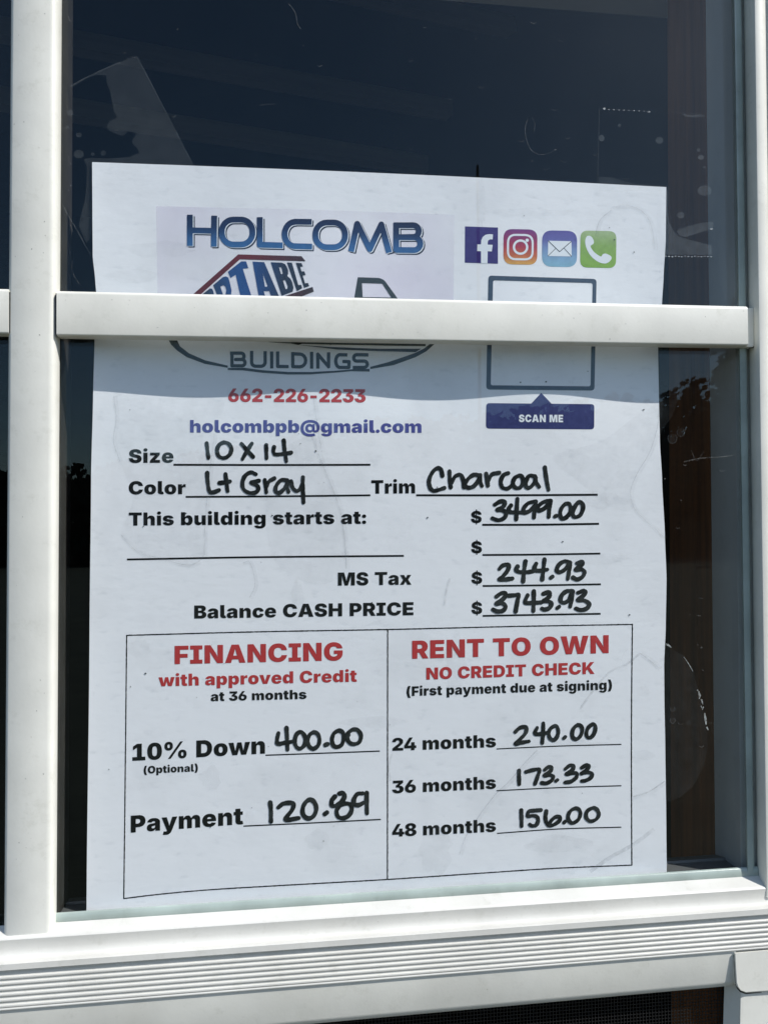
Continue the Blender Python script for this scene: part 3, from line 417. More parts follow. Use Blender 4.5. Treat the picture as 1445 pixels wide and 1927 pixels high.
def text_loops(s, x0, y0, x1, y1, cap, track=0.0, sxf=None):
    """lay a line of text so that its ink spans x0..x1, baseline from (x0,y0) to (x1,y1), capitals cap pixels tall"""
    pen = 0; items = []
    for ch in s:
        a, L = GLYPHS[ch]; items.append((pen, L)); pen += a + track
    ink_x = [p + q[0] for p, L in items for l in L for q in l]
    lo, hi = min(ink_x), max(ink_x)
    sx = (x1 - x0) / (hi - lo); sy = cap / 1490.0
    out = []
    for p, L in items:
        for l in L:
            o = []
            for gx, gy in l:
                X = x0 + (p + gx - lo) * sx
                o.append((X, y0 + (y1 - y0) * (X - x0) / (x1 - x0) - gy * sy))
            out.append(o)
    return out
def stroke_quad(pts, wd):
    """flat-ended ribbon around an open polyline, mitred"""
    n = len(pts); L, R = [], []
    for i in range(n):
        a = Vector(pts[max(0, i - 1)]); b = Vector(pts[min(n - 1, i + 1)]); p = Vector(pts[i])
        if 0 < i < n - 1:
            d1 = (p - a).normalized(); d2 = (b - p).normalized(); n1 = Vector((-d1.y, d1.x)); n2 = Vector((-d2.y, d2.x))
            m = (n1 + n2); m.normalize(); k = 1 / max(0.35, m.dot(n1)); nn = m * k
        else:
            d = (b - a).normalized(); nn = Vector((-d.y, d.x))
        ww = wd[i] if isinstance(wd, (list, tuple)) else wd
        L.append(tuple(p + nn * ww / 2)); R.append(tuple(p - nn * ww / 2))
    return L + R[::-1]
def round_rect(c, r, n=6):
    """rounded quad through four corners (clockwise from top left)"""
    out = []
    for i in range(4):
        p = Vector(c[i]); a = (Vector(c[i - 1]) - p).normalized(); b = (Vector(c[(i + 1) % 4]) - p).normalized()
        p0 = p + a * r; p1 = p + b * r
        for k in range(n + 1):
            t = k / n
            # circular-looking corner from a quadratic through the corner point pulled out a little
            q = p0 * (1 - t) ** 2 + p * 2 * t * (1 - t) + p1 * t * t
            out.append(tuple(q))
    return out
def circle(cx, cy, rx, ry=None, n=28):
    ry = ry or rx
    return [(cx + rx * math.cos(2 * math.pi * k / n), cy + ry * math.sin(2 * math.pi * k / n)) for k in range(n)]
def spline(P, per=8):
    """centripetal-like Catmull-Rom through the points"""
    P = [np.array(p, float) for p in P]
    if len(P) < 3: return [tuple(p) for p in P]
    closed = np.hypot(*(P[0] - P[-1])) < 1e-6
    Q = [P[-2] if closed else 2 * P[0] - P[1]] + P + [P[1] if closed else 2 * P[-1] - P[-2]]
    out = []
    for i in range(1, len(Q) - 2):
        p0, p1, p2, p3 = Q[i - 1:i + 3]
        d = np.hypot(*(p2 - p1)) + 1e-6
        m1 = (p2 - p0); m2 = (p3 - p1)
        m1 = m1 / (np.hypot(*(p1 - p0)) + d + 1e-6) * d; m2 = m2 / (np.hypot(*(p3 - p2)) + d + 1e-6) * d
        for k in range(per):
            t = k / per
            out.append(tuple((2 * t**3 - 3 * t * t + 1) * p1 + (t**3 - 2 * t * t + t) * m1 + (-2 * t**3 + 3 * t * t) * p2 + (t**3 - t * t) * m2))
    out.append(tuple(P[-1])); return out
def pen_union(strokes, width, res=0.5, wob=0.07, seed=1, butt=False):
    """outline of pen strokes run together: distance field on a fine grid, contoured"""
    rng = np.random.default_rng(seed)
    lines = [np.array(s) for s in strokes]
    allp = np.vstack(lines); mg = width * 0.5 + 2
    x0, y0 = allp.min(0) - mg; x1, y1 = allp.max(0) + mg
    nx, ny = int((x1 - x0) / res) + 2, int((y1 - y0) / res) + 2
    gx = x0 + np.arange(nx) * res; gy = y0 + np.arange(ny) * res
    F = np.full((ny, nx), 1e3)
    for L in lines:
        ph = rng.uniform(0, 6.28, 3); m = max(1, len(L) - 1); acc = 0
        for i in range(len(L) - 1):
            a, b = L[i], L[i + 1]
            r = width / 2 * (1 + wob * math.sin(acc * 0.13 + ph[0]) + wob * 0.6 * math.sin(acc * 0.41 + ph[1]))
            acc += np.hypot(*(b - a))
            i0 = max(0, int((min(a[0], b[0]) - mg - x0) / res)); i1 = min(nx, int((max(a[0], b[0]) + mg - x0) / res) + 1)
            j0 = max(0, int((min(a[1], b[1]) - mg - y0) / res)); j1 = min(ny, int((max(a[1], b[1]) + mg - y0) / res) + 1)
            X, Y = np.meshgrid(gx[i0:i1], gy[j0:j1])
            d = b - a; q = float(d @ d) + 1e-9
            t = np.clip(((X - a[0]) * d[0] + (Y - a[1]) * d[1]) / q, 0, 1)
            D = np.hypot(X - a[0] - t * d[0], Y - a[1] - t * d[1]) - r
            closed = np.hypot(*(L[0] - L[-1])) < 1
            if butt and not closed and (i == 0 or i == len(L) - 2):
                q_ = math.sqrt(q); al = ((X - a[0]) * d[0] + (Y - a[1]) * d[1]) / q_
                if i == 0: D = np.where(al < 0, np.maximum(D, -al), D)
                if i == len(L) - 2: D = np.where(al > q_, np.maximum(D, al - q_), D)
            F[j0:j1, i0:i1] = np.minimum(F[j0:j1, i0:i1], D)
    rough = rng.normal(0, 1, (ny // 4 + 3, nx // 4 + 3))
    jj = np.arange(ny) / 4.0; ii = np.arange(nx) / 4.0
    J, I = jj.astype(int), ii.astype(int); fj = (jj - J)[:, None]; fi = (ii - I)[None, :]
    N = (rough[J][:, I] * (1 - fj) * (1 - fi) + rough[J + 1][:, I] * fj * (1 - fi) + rough[J][:, I + 1] * (1 - fj) * fi + rough[J + 1][:, I + 1] * fj * fi)
    F = F + (0.05 if butt else 0.16) * N
    F[0] = F[-1] = 5; F[:, 0] = F[:, -1] = 5
    return contour(F, gx, gy)
def contour(F, gx, gy):
    ny, nx = F.shape; ins = F < 0; seg = {}
    cell = ins[:-1, :-1].astype(int) + ins[:-1, 1:] + ins[1:, 1:] + ins[1:, :-1]
    for j, i in zip(*np.where((cell > 0) & (cell < 4))):
        c = [(i, j), (i + 1, j), (i + 1, j + 1), (i, j + 1)]
        v = [F[q[1], q[0]] for q in c]; k = [a < 0 for a in v]
        ed = [(j, i, 0), (j, i + 1, 1), (j + 1, i, 0), (j, i, 1)]; a_, b_ = [], []
        for q in range(4):
            n = (q + 1) % 4
            if k[q] != k[n]:
                t = v[q] / (v[q] - v[n])
                P = (gx[c[q][0]] * (1 - t) + gx[c[n][0]] * t, gy[c[q][1]] * (1 - t) + gy[c[n][1]] * t)
                (a_ if k[q] else b_).append((ed[q], P, q))
        if len(a_) == 1: prs = [(a_[0], b_[0])]
        else: prs = [(z, min(b_, key=lambda y: (y[2] - z[2]) % 4)) for z in a_]
        for z, y in prs: seg[z[0]] = (z[1], y[0])
    loops = []
    while seg:
        k = next(iter(seg)); L = []
        while k in seg:
            P, n = seg.pop(k); L.append(P); k = n
        if len(L) > 5: loops.append(simplify(L, 0.10))
    return [l for l in loops if len(l) > 3]
def simplify(L, tol):
    A = np.array(L); h = int(np.hypot(*(A - A[0]).T).argmax())
    def dp(P):
        if len(P) < 3: return [tuple(p) for p in P]
        a, b = P[0], P[-1]; d = b - a; n = np.hypot(*d)
        s = np.hypot(*(P - a).T) if n < 1e-9 else np.abs(d[0] * (P[:, 1] - a[1]) - d[1] * (P[:, 0] - a[0])) / n
        i = int(s.argmax())
        return [tuple(a), tuple(b)] if s[i] < tol else dp(P[:i + 1])[:-1] + dp(P[i:])
    return dp(A[:h + 1])[:-1] + dp(np.vstack([A[h:], A[:1]]))[:-1]

# ================================================================== SETTING
def plain(name, c, rough=0.8, scale=6, var=0.35, stretch=None):
    m, t, b = newmat(name); n = noise(t, scale, 6, 0.6, stretch)
    r = ramp(t, n.outputs['Fac'], [(0.3, tuple(v * (1 - var) for v in c)), (0.7, c)])
    t.links.new(r.outputs[0], b.inputs['Base Color']); b.inputs['Roughness'].default_value = rough
    return m
M_GROUND = plain('grass_gravel', (0.11, 0.105, 0.07), 0.95, 3)
M_SIDING = plain('pale_grey_siding', (0.45, 0.46, 0.46), 0.6, 8, 0.1)
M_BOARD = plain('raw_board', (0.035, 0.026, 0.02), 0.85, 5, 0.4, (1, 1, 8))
M_STUD = plain('brown_stud_wood', (0.22, 0.085, 0.022), 0.75, 30, 0.6, (6, 6, 0.4))
M_BEAM = plain('beam_wood', (0.36, 0.35, 0.34), 0.8, 10, 0.3, (0.5, 5, 5))
M_LEAF = plain('leaf_mass', (0.045, 0.065, 0.028), 0.8, 0.6, 0.5)
M_POLE = plain('weathered_mast', (0.06, 0.055, 0.05), 0.8, 6)
M_DARKFRAME = plain('dark_dusty_frame', (0.035, 0.030, 0.026), 0.7, 90, 0.6)
M_WIRE = plain('screen_wire', (0.014, 0.014, 0.015), 0.5, 50)

g = mesh_obj('ground', [(-400, -400, -1.32), (400, -400, -1.32), (400, 400, -1.32), (-400, 400, -1.32)], [(0, 1, 2, 3)], M_GROUND)
g['kind'] = 'structure'
def struct(o): o['kind'] = 'structure'; return o
# the shed room behind the window
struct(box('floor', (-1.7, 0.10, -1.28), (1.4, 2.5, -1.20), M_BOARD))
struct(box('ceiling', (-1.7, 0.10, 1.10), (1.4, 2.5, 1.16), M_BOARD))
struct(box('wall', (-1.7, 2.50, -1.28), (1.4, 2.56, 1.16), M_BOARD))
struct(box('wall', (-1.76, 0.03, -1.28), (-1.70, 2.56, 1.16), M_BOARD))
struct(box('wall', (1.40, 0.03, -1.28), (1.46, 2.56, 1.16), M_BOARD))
# front wall round the window opening
XL, XR, ZT, ZB = -0.40, 0.196, 0.262, -0.52
struct(box('wall', (-1.70, 0.006, -1.28), (XL, 0.09, 1.16), M_SIDING))
struct(box('wall', (XR + 0.02, 0.006, -1.28), (1.40, 0.09, 1.16), M_SIDING))
struct(box('wall', (XL, 0.006, ZT), (XR + 0.02, 0.09, 1.16), M_SIDING))
struct(box('wall', (XL, 0.006, -1.28), (XR + 0.02, 0.09, ZB), M_SIDING))

# beams seen dimly through the top pane
for (a, b, lab) in (((-200, 20), (845, 208), 'long pale beam seen dimly through the dark upper pane, ending at its middle'),
                    ((-260, 145), (800, 312), 'lower faint beam seen through the dark upper pane just above the paper'),
                    ((560, -40), (960, 52), 'faint beam crossing the top right of the dark upper pane')):
    P = px(a[0], a[1], 0.62); Q = px(b[0], b[1], 0.80)
    d = (Q - P); L = d.length; t = thing('ceiling_beam', lab, 'beam', (P + Q) / 2, 'beams inside the shed')
    bm = bmesh.new(); bmesh.ops.create_cube(bm, size=1)
    for v in bm.verts: v.co = Vector((v.co.x * L, v.co.y * 0.020, v.co.z * 0.021))
    me = bpy.data.meshes.new('beam'); bm.to_mesh(me); bm.free(); me.materials.append(M_BEAM)
    o = bpy.data.objects.new('plank', me); COL.objects.link(o); o.parent = t
    t['kind'] = 'thing'
    t.rotation_euler = d.to_track_quat('X', 'Z').to_euler()

# far wood and a mast behind the photographer, seen only mirrored in the glass
def mirrored(x, y, dist):
    d = ray(x, y).normalized(); d.y = -d.y
    return Vector((0, 0, 0)) + d * (dist / abs(d.y)) + Vector((CO.x, 0, 0)) * 0
vs, fs = [], []
rnd = random.Random(11)
TOPS = [(-700, 880), (-300, 880), (0, 880), (150, 875), (400, 850), (700, 790), (1000, 770), (1180, 745), (1235, 760), (1290, 715), (1325, 705), (1350, 735), (1375, 640), (1400, 540), (1450, 480), (1600, 430), (1800, 520)]
for k in range(300):
    x = rnd.uniform(-700, 1750); top = interp(TOPS, x) + rnd.uniform(-8, 30)
    c = mirrored(x, top, 34 + rnd.uniform(-4, 8)); r = rnd.uniform(0.8, 1.6)
    hgt = c.z + 1.3
    for q in range(190):
        u = rnd.random(); z = c.z - u * hgt * 0.95
        rr = r * (0.25 + 0.9 * min(1, u * 3)) * rnd.uniform(0.3, 1)
        an = rnd.uniform(0, 6.28); p = Vector((c.x + rr * math.cos(an), c.y + rr * math.sin(an), z))
        s = rnd.uniform(0.10, 0.24) + 0.5 * max(0, u - 0.25); a = Vector((rnd.gauss(0, 1), rnd.gauss(0, 1), rnd.gauss(0, 1))).normalized(); b = a.orthogonal().normalized()
        i = len(vs); vs += [p + a * s, p + b * s, p - a * s * 0.8, p - b * s]; fs.append((i, i + 1, i + 2, i + 3))
wd = mesh_obj('distant_woods', vs, fs, M_LEAF, recalc=False); wd['kind'] = 'stuff'

mt = mirrored(905, 298, 14.0)
bm = bmesh.new(); bmesh.ops.create_cone(bm, segments=10, radius1=0.045, radius2=0.026, depth=mt.z + 1.32, cap_ends=True)
me = bpy.data.meshes.new('mast'); bm.to_mesh(me); bm.free(); me.materials.append(M_POLE)
mo = put(bpy.data.objects.new('utility_pole', me)); mo.location = (mt.x, mt.y, (mt.z - 1.32) / 2)
tag(mo, 'thin dark pole mirrored in the glass above the paper', 'pole'); mo['kind'] = 'thing'

# ================================================================== THE WINDOW
WIN = thing('window', 'white framed shed window with horizontal bar, ribbed sill and dark glass', 'window', px(700, 1950, 0.0))
ZLO, ZHI = -0.50, 0.262
# vertical bar between the panes
along_z('mullion', [(0.004, 22, 9), (-0.0036, 22, 9), (-0.0044, 23.5, 10.6), (-0.0050, 27, 14), (-0.0050, 94, 87), (-0.0049, 98, 91), (-0.0046, 102.5, 95),
                    (-0.0040, 107, 98.5), (-0.0024, 112, 103), (-0.0003, 117, 107), (0.004, 117, 107)], px(60, 1758, -0.005).z - 0.002, ZHI, M_WHITE, WIN, 0, 1735, sm=60)
# horizontal bars
def bar(name, xl, xr, ytl, ytr, ybl, ybr, back, front, label=None):
    pr = [(back, ytl, ytr), (front + 0.0013, ytl - 0.2, ytr - 0.2), (front + 0.0005, ytl + 0.8, ytr + 0.8), (front + 0.0001, ytl + 2.6, ytr + 2.6), (front, ytl + 5, ytr + 5),
          (front, ybl - 4.5, ybr - 4.5), (front + 0.0001, ybl - 2.6, ybr - 2.6), (front + 0.0004, ybl - 0.9, ybr - 0.9), (front + 0.0010, ybl + 0.2, ybr + 0.2), (back, None, None)]
    z0 = px(110, ytl, front); z1 = px(1405, ytr, front)
    pr[0] = (back, ytl, ytr)
    A, B = [], []
    pz = None
    for k, (Y, a, b) in enumerate(pr):
        if a is None or k == 0:
            a2, b2 = (ytl, ytr) if k == 0 else (ybl + 0.3, ybr + 0.3)
            Yr = front + 0.0013
            p, q = px(110, a2, Yr), px(1405, b2, Yr)
        else: p, q = px(110, a, Y), px(1405, b, Y)
        f = lambda X: Vector((X, Y, p.z + (q.z - p.z) * (X - p.x) / (q.x - p.x)))
        A.append(f(xl)); B.append(f(xr))
    o = sweep(name, A, B, M_WHITE, WIN, n=1, sm=50)
    if label: o['label'] = label
    return o
FB = -0.0054
bx0 = px(107, 590, FB).x; bx1 = px(1406.5, 610, FB).x
bar('muntin_bar', bx0, bx1, 548, 577, 632, 651, -0.0001, FB, 'long white bar crossing in front of the paper')
bar('muntin_bar', px(-500, 590, FB).x, px(17, 590, FB + 0.0004).x, 546.5, 575, 630, 649, -0.0001, FB + 0.0004, 'cut end of a white bar at the far left')
# dark slots where the bars are let into the uprights
box('joint_gap', (px(105.4, 560, -0.0046).x, -0.0046, px(106, 630, -0.0046).z), (px(108.5, 560, -0.0046).x, -0.0010, px(106, 552, -0.0046).z), M_GAP, WIN)
box('joint_gap', (px(16.5, 560, -0.0050).x, -0.0046, px(18, 626, -0.0050).z), (px(21, 560, -0.0050).x, -0.0020, px(18, 549, -0.0050).z), M_GAP, WIN)
CAPP = [(1403, 579.5), (1417, 579.8), (1417.6, 650.5), (1415, 652.6), (1403, 652.4)]  # bar end set back, shape added to catch the jamb's shadow
A = [px(x, y, -0.0031) for x, y in CAPP]; sweep('bar_end', A, [Vector((p.x, -0.0002, p.z)) for p in A], M_WHITE, WIN, sm=30)
art('joint_gap', [stroke_quad([(1418.2, 577.5), (1418.6, 615), (1419.0, 651), (1416, 654.2), (1408, 655.4)], 1.7)], M_GAP, WIN, 0.0, on_plane(-0.0029))
# right jamb: shaded reveal, bright front, unseen outer flange added to shade the recess
along_z('jamb', [(0.004, 1399, 1424.5), (-0.0003, 1399, 1424.5), (-0.0058, 1417, 1439.5), (-0.0063, 1419.5, 1442), (-0.0065, 1423, 1446), (-0.0065, 1432, 1455), (-0.0062, 1436, 1459), (-0.0055, 1438.5, 1461), (-0.0005, 1442, 1466),
                 (-0.0005, 1500, 1522), (-0.0120, 1506, 1528), (-0.0120, 1590, 1610), (0.004, 1590, 1610)], px(1440, 1668, -0.01).z - 0.006, ZHI, M_WHITE, WIN, 0, 1646, sm=40)
# glazing beads
along_x('glazing_bead', [(-0.0002, 1724.5, 1628.5), (-0.0005, 1725.5, 1629.6), (-0.0010, 1728.5, 1632.5), (-0.0012, 1742.5, 1646.5), (-0.0002, 1746, 1650)],
        px(106, 1700, 0).x, px(1423, 1640, 0).x, M_BEAD, WIN, sm=60)
along_z('glazing_bead', [(-0.0002, 1379, 1404), (-0.0012, 1381, 1406), (-0.0012, 1390, 1415), (-0.0006, 1394, 1418.5), (-0.0002, 1394, 1418.5)],
        px(1400, 1640, 0).z, ZHI, M_BEAD, WIN, 0, 1630, sm=60)
box('joint_gap', (px(1423, 900, 0).x - 0.0055, -0.0008, ZLO + 0.36), (px(1423, 900, 0).x - 0.0040, -0.0001, ZHI), M_GAP, WIN) if False else None
# sill rail with its moulded nose
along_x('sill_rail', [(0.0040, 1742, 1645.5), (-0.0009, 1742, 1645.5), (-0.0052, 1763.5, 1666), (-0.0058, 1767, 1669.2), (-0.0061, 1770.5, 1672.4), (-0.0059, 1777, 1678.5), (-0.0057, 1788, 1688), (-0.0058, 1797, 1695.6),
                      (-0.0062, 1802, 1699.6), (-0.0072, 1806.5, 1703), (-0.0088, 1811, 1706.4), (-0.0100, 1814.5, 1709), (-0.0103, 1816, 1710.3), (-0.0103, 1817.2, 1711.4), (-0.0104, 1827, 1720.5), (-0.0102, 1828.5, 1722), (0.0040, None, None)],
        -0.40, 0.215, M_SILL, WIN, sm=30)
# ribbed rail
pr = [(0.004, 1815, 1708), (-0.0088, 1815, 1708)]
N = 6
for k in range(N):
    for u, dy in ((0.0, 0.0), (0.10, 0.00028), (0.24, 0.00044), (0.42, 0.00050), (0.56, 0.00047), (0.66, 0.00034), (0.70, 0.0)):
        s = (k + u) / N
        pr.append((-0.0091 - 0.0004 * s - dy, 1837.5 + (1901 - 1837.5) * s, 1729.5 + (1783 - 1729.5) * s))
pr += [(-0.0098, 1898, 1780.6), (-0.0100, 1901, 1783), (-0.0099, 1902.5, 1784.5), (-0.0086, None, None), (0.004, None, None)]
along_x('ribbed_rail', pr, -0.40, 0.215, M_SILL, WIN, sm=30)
# plain face under the ribs
along_x('lower_rail', [(0.004, 1897, 1780), (-0.0093, 1897, 1780), (-0.0078, 1971, 1840), (-0.0073, 1976, 1844.5), (-0.0062, 1980, 1848.5), (0.004, None, None)],
        -0.40, px(1383, 1850, -0.0085).x, M_WHITE, WIN, sm=50)
# lower frame upright and the cut trim block at the right
along_z('lower_jamb', [(0.010, 1362, 1360), (-0.0010, 1362, 1360), (-0.0070, 1388, 1387), (-0.0082, 1393, 1392), (-0.0086, 1400, 1400), (-0.0086, 1560, 1560), (0.010, 1560, 1560)],
        ZLO, px(1400, 1800, -0.0090).z, M_WHITE, WIN, 1860, 1925, sm=50)
TB = [(1381.5, 1794), (1384.5, 1850), (1387, 1858), (1393, 1864.5), (1403, 1868), (1430, 1866), (1640, 1852), (1640, 1772)]
A = [px(x, y, -0.0098) for x, y in TB]; B = [Vector((p.x, -0.0070, p.z)) for p in A]
C = [px(x + (1.3 if i < 3 else 0), y + (0 if i in (0, 7) else -1.2), -0.0101) for i, (x, y) in enumerate(TB)]
vs = B + A + C; k = len(A)
fs = [(i, (i + 1) % k, k + (i + 1) % k, k + i) for i in range(k)] + [(k + i, k + (i + 1) % k, 2 * k + (i + 1) % k, 2 * k + i) for i in range(k)] + [tuple(range(k)), tuple(2 * k + i for i in range(k))]
mesh_obj('trim_block', vs, fs, M_WHITE, WIN)['label'] = 'cut white trim block at lower right'
SG = stroke_quad([(1380.3, 1797), (1381.2, 1806), (1380.7, 1813), (1382.2, 1826), (1381.9, 1836), (1383.3, 1850)], [1.6, 2.2, 1.4, 2.4, 1.5, 2.2])
art('joint_gap', [SG], M_GAP, WIN, 0.0, on_plane(-0.0093))
SG = stroke_quad([(1383, 1851), (1387, 1860), (1393, 1866), (1403, 1869.6), (1432, 1867.4)], [2.0, 2.6, 2.6, 2.0, 1.2])
art('joint_gap', [SG], M_GAP, WIN, 0.0, on_plane(-0.0089))
# insect screen in the lower opening
vs, fs = [], []
def wire(lo, hi):
    i = len(vs)
    vs.extend([(x, y, z) for x in (lo[0], hi[0]) for y in (lo[1], hi[1]) for z in (lo[2], hi[2])])
    fs.extend([(i, i + 1, i + 3, i + 2), (i + 4, i + 6, i + 7, i + 5), (i, i + 4, i + 5, i + 1), (i + 2, i + 3, i + 7, i + 6), (i, i + 2, i + 6, i + 4), (i + 1, i + 5, i + 7, i + 3)])
X = -0.20
while X < 0.19: wire((X, -0.0005, -0.215), (X + 0.00022, -0.0003, -0.150)); X += 0.00125
Z = -0.215
while Z < -0.150: wire((-0.20, -0.0003, Z), (0.19, -0.0001, Z + 0.00022)); Z += 0.00125
mesh_obj('insect_screen', vs, fs, M_WIRE, WIN, recalc=False)
# inside the glass
along_z('inner_frame', [(0.0034, 1376, 1393), (0.0240, 1327, 1345), (0.0240, 1440, 1460), (0.0034, 1440, 1460)], -0.1420, ZHI, M_INNER, WIN, 0, 1600, sm=30)
along_z('inner_frame', [(0.0034, 117, 108), (0.0180, 138, 130), (0.0180, 62, 52), (0.0034, 40, 30)], -0.1420, ZHI, M_DARKFRAME, WIN, 0, 1600, sm=30)
ys = lambda x, y0: y0 + (x - 1300) * (-0.0675)
along_x('inner_sill', [(0.0078, ys(0, 1637), ys(1445, 1637)), (0.0150, ys(0, 1623), ys(1445, 1623)), (0.0155, ys(0, 1618), ys(1445, 1618)), (0.0240, ys(0, 1611), ys(1445, 1611)),
                       (0.0240, ys(0, 1760), ys(1445, 1760)), (0.0078, ys(0, 1760), ys(1445, 1760))], px(112, 1640, 0.01).x, px(1420, 1640, 0.01).x, M_INSILL, WIN, sm=25)
# the panes
gx0, gx1 = px(100, 900, 0).x, px(1424, 1000, 0).x + 0.002
PANE = box('glass_pane', (gx0, 0.0, -0.1390), (gx1, 0.0030, ZHI + 0.004), M_GLASS, WIN)
box('glass_pane', (XL, 0.0, -0.1390), (px(22, 900, 0).x, 0.0030, ZHI + 0.004), M_GLASS, WIN)

# brown stud beside the window inside
t = thing('wall_stud', 'dark brown wooden stud seen through the glass right of the paper', 'wall stud', (px(1290, 1600, 0.03).x, 0.04, -1.2))
t['kind'] = 'thing'
along_z('timber', [(0.0245, 1326, 1344), (0.0570, 1255, 1262), (0.0570, 1420, 1440), (0.0245, 1440, 1460)], -0.50, 0.60, M_STUD, t, 0, 1600, sm=30)

# small nicks and scuffs in the paint
rnd = random.Random(17)
M_SCUFF = clear_mix('grey_scuff', (0.99, 0.99, 0.99), 0.05, 0.55, 800, gloss=False, hazecol=(0.14, 0.13, 0.12))
FR_FACE = lambda x, y, off: px(x, y, FB - off)
NK = []
for k in range(26):
    x, y = rnd.uniform(115, 1400), 0
    y = rnd.uniform(556, 626) + (x - 110) * 0.0195; s = rnd.uniform(0.4, 1.3)
    NK.append([(x + s * rnd.uniform(0.5, 2) * math.cos(q), y + s * rnd.uniform(0.5, 1.6) * math.sin(q)) for q in range(7)])
art('scuff_mark', NK, M_SCUFF, WIN, 0.00006, FR_FACE)['kind'] = 'stuff'
NK = []
for k in range(30):
    x, y = rnd.uniform(26, 88), rnd.uniform(0, 1700); s = rnd.uniform(0.4, 1.2)
    NK.append([(x + s * rnd.uniform(0.5, 2) * math.cos(q), y + s * rnd.uniform(0.5, 2.5) * math.sin(q)) for q in range(7)])
art('scuff_mark', NK, M_SCUFF, WIN, 0.00006, lambda x, y, off: px(x, y, -0.0050 - off))['kind'] = 'stuff'

# dust and nicks on the outside of the glass
rnd = random.Random(5); vs, fs = [], []
def speck(x, y, rx, ry, Y=-0.00025, n=7, ang=0.0):
    i = len(vs)
    for k in range(n):
        a = 2 * math.pi * k / n; r = rnd.uniform(0.6, 1.25)
        ux, uy = rx * r * math.cos(a), ry * r * math.sin(a)
        vs.append(px(x + ux * math.cos(ang) - uy * math.sin(ang), y + ux * math.sin(ang) + uy * math.cos(ang), Y))
    fs.append(tuple(range(i, i + n)))
def nick(P, wd):
    L = stroke_quad(spline(P, 5), wd); n = len(L) // 2; i = len(vs)
    vs.extend([px(x, y, -0.00025) for x, y in L])
    for k in range(n - 1): fs.append((i + k, i + k + 1, i + 2 * n - 2 - k, i + 2 * n - 1 - k))
for k in range(230):
    x, y = rnd.uniform(120, 1385), rnd.uniform(0, 1640)
    if not (170 < x < 1245 and y > 330) or rnd.random() < 0.10:
        r = rnd.choice([0.5, 0.6, 0.8, 1.0, 1.5]); speck(x, y, r * rnd.uniform(0.8, 2), r, ang=rnd.uniform(0, 3))
for k in range(44):
    x, y = rnd.choice([(rnd.uniform(830, 1370), rnd.uniform(0, 340)), (rnd.uniform(1255, 1385), rnd.uniform(660, 1610)), (rnd.uniform(120, 900), rnd.uniform(0, 300))])
    s = rnd.uniform(2.5, 7); nick([(x - s, y - s * 0.3), (x, y + s * 0.25), (x + s, y - s * 0.35)], rnd.uniform(0.5, 1.1))
for P, wd in (([(1286, 869), (1320, 862), (1352, 860), (1384, 856)], 3.0), ([(1300, 848), (1310, 867), (1323, 850)], 0.9),
              ([(993, 222), (988, 240), (990, 262), (999, 282), (1012, 290), (1030, 289), (1047, 281)], 1.4), ([(1001, 222), (1006, 232), (1004, 248)], 1.0),
              ([(542, 5), (556, 24), (560, 45), (566, 54)], 2.0), ([(1130, 78), (1137, 81), (1144, 81)], 1.4), ([(1167, 1245), (1175, 1226), (1189, 1219)], 1.2), ([(1213, 1209), (1233, 1198)], 1.3),
              ([(1313, 1125), (1322, 1126)], 1.4), ([(1308, 1158), (1318, 1159)], 2.0), ([(118, 384), (135, 415), (150, 440), (160, 458)], 1.0), ([(127, 20), (131, 37), (135, 40)], 1.2),
              ([(126, 420), (134, 425), (137, 436)], 1.3), ([(137, 490), (136, 506), (142, 523), (152, 536)], 1.2), ([(488, 198), (505, 196), (517, 196)], 1.2)): nick(P, wd * 0.7)
for k in range(26):
    speck(129 + rnd.gauss(0, 3), rnd.uniform(0, 560), rnd.uniform(0.5, 1.3), rnd.uniform(0.6, 2.2))
o = mesh_obj('dust', vs, fs, M_DUST, PANE, recalc=False); o['kind'] = 'stuff'

# ================================================================== TAPE AND TRAPPED AIR
def film(name, loops, mat, parent, Y, label=None):
    for L in loops: art(name, [L], mat, parent, 0.0, on_plane(Y), 60, label)
YT = 0.0056
s1 = 1 / 2.89
T1 = thing('tape_strip', 'wide clear tape strip slanting over the left upper corner of the paper', 'tape', px(180, 320, YT), 'clear tape strips')
H = [(385, 468), (420, 446), (450, 430), (500, 408), (545, 385), (600, 357), (632, 345), (645, 336), (660, 338), (700, 314), (715, 318), (745, 305), (800, 400), (850, 500), (920, 640), (980, 760), (1065, 925), (800, 935), (510, 935), (500, 1290), (470, 1320),
     (430, 1225), (452, 1130), (468, 1060), (472, 990), (475, 905), (455, 866), (490, 858), (600, 862), (660, 858), (705, 853), (758, 832), (748, 806), (720, 780), (724, 755), (745, 731), (705, 708), (690, 720), (672, 740), (640, 732),
     (605, 715), (585, 700), (582, 682), (605, 655), (640, 640), (622, 605), (612, 560), (600, 490), (584, 462), (580, 410), (520, 407), (470, 428), (388, 478)]
film('air_layer', [[(x * s1, y * s1) for x, y in H]], M_FILM, T1, YT)
film('tape_edge', [stroke_quad([(258, 105.5), (318, 221), (366, 314)], 1.0), stroke_quad([(117, 385), (140, 424), (176, 488)], 0.9), stroke_quad([(133, 162), (160, 147), (190, 132.5), (228, 117)], 1.2)], M_SPOT, T1, YT - 0.0004)
film('air_bubble', [circle(133, 212, 6), circle(127.5, 240, 3.6), circle(149, 254, 5.5, 4.5), circle(149, 290, 9.5, 8), circle(175, 290, 3.5), circle(195, 288, 5)], M_FILM, T1, YT - 0.0006)
T2 = thing('tape_strip', 'clear tape strip with sawtooth ends over the right upper corner of the paper', 'tape', px(1290, 400, YT), 'clear tape strips')
s2 = 1 / 2.89
q = lambda P: [(945 + x * s2, y * s2) for x, y in P]
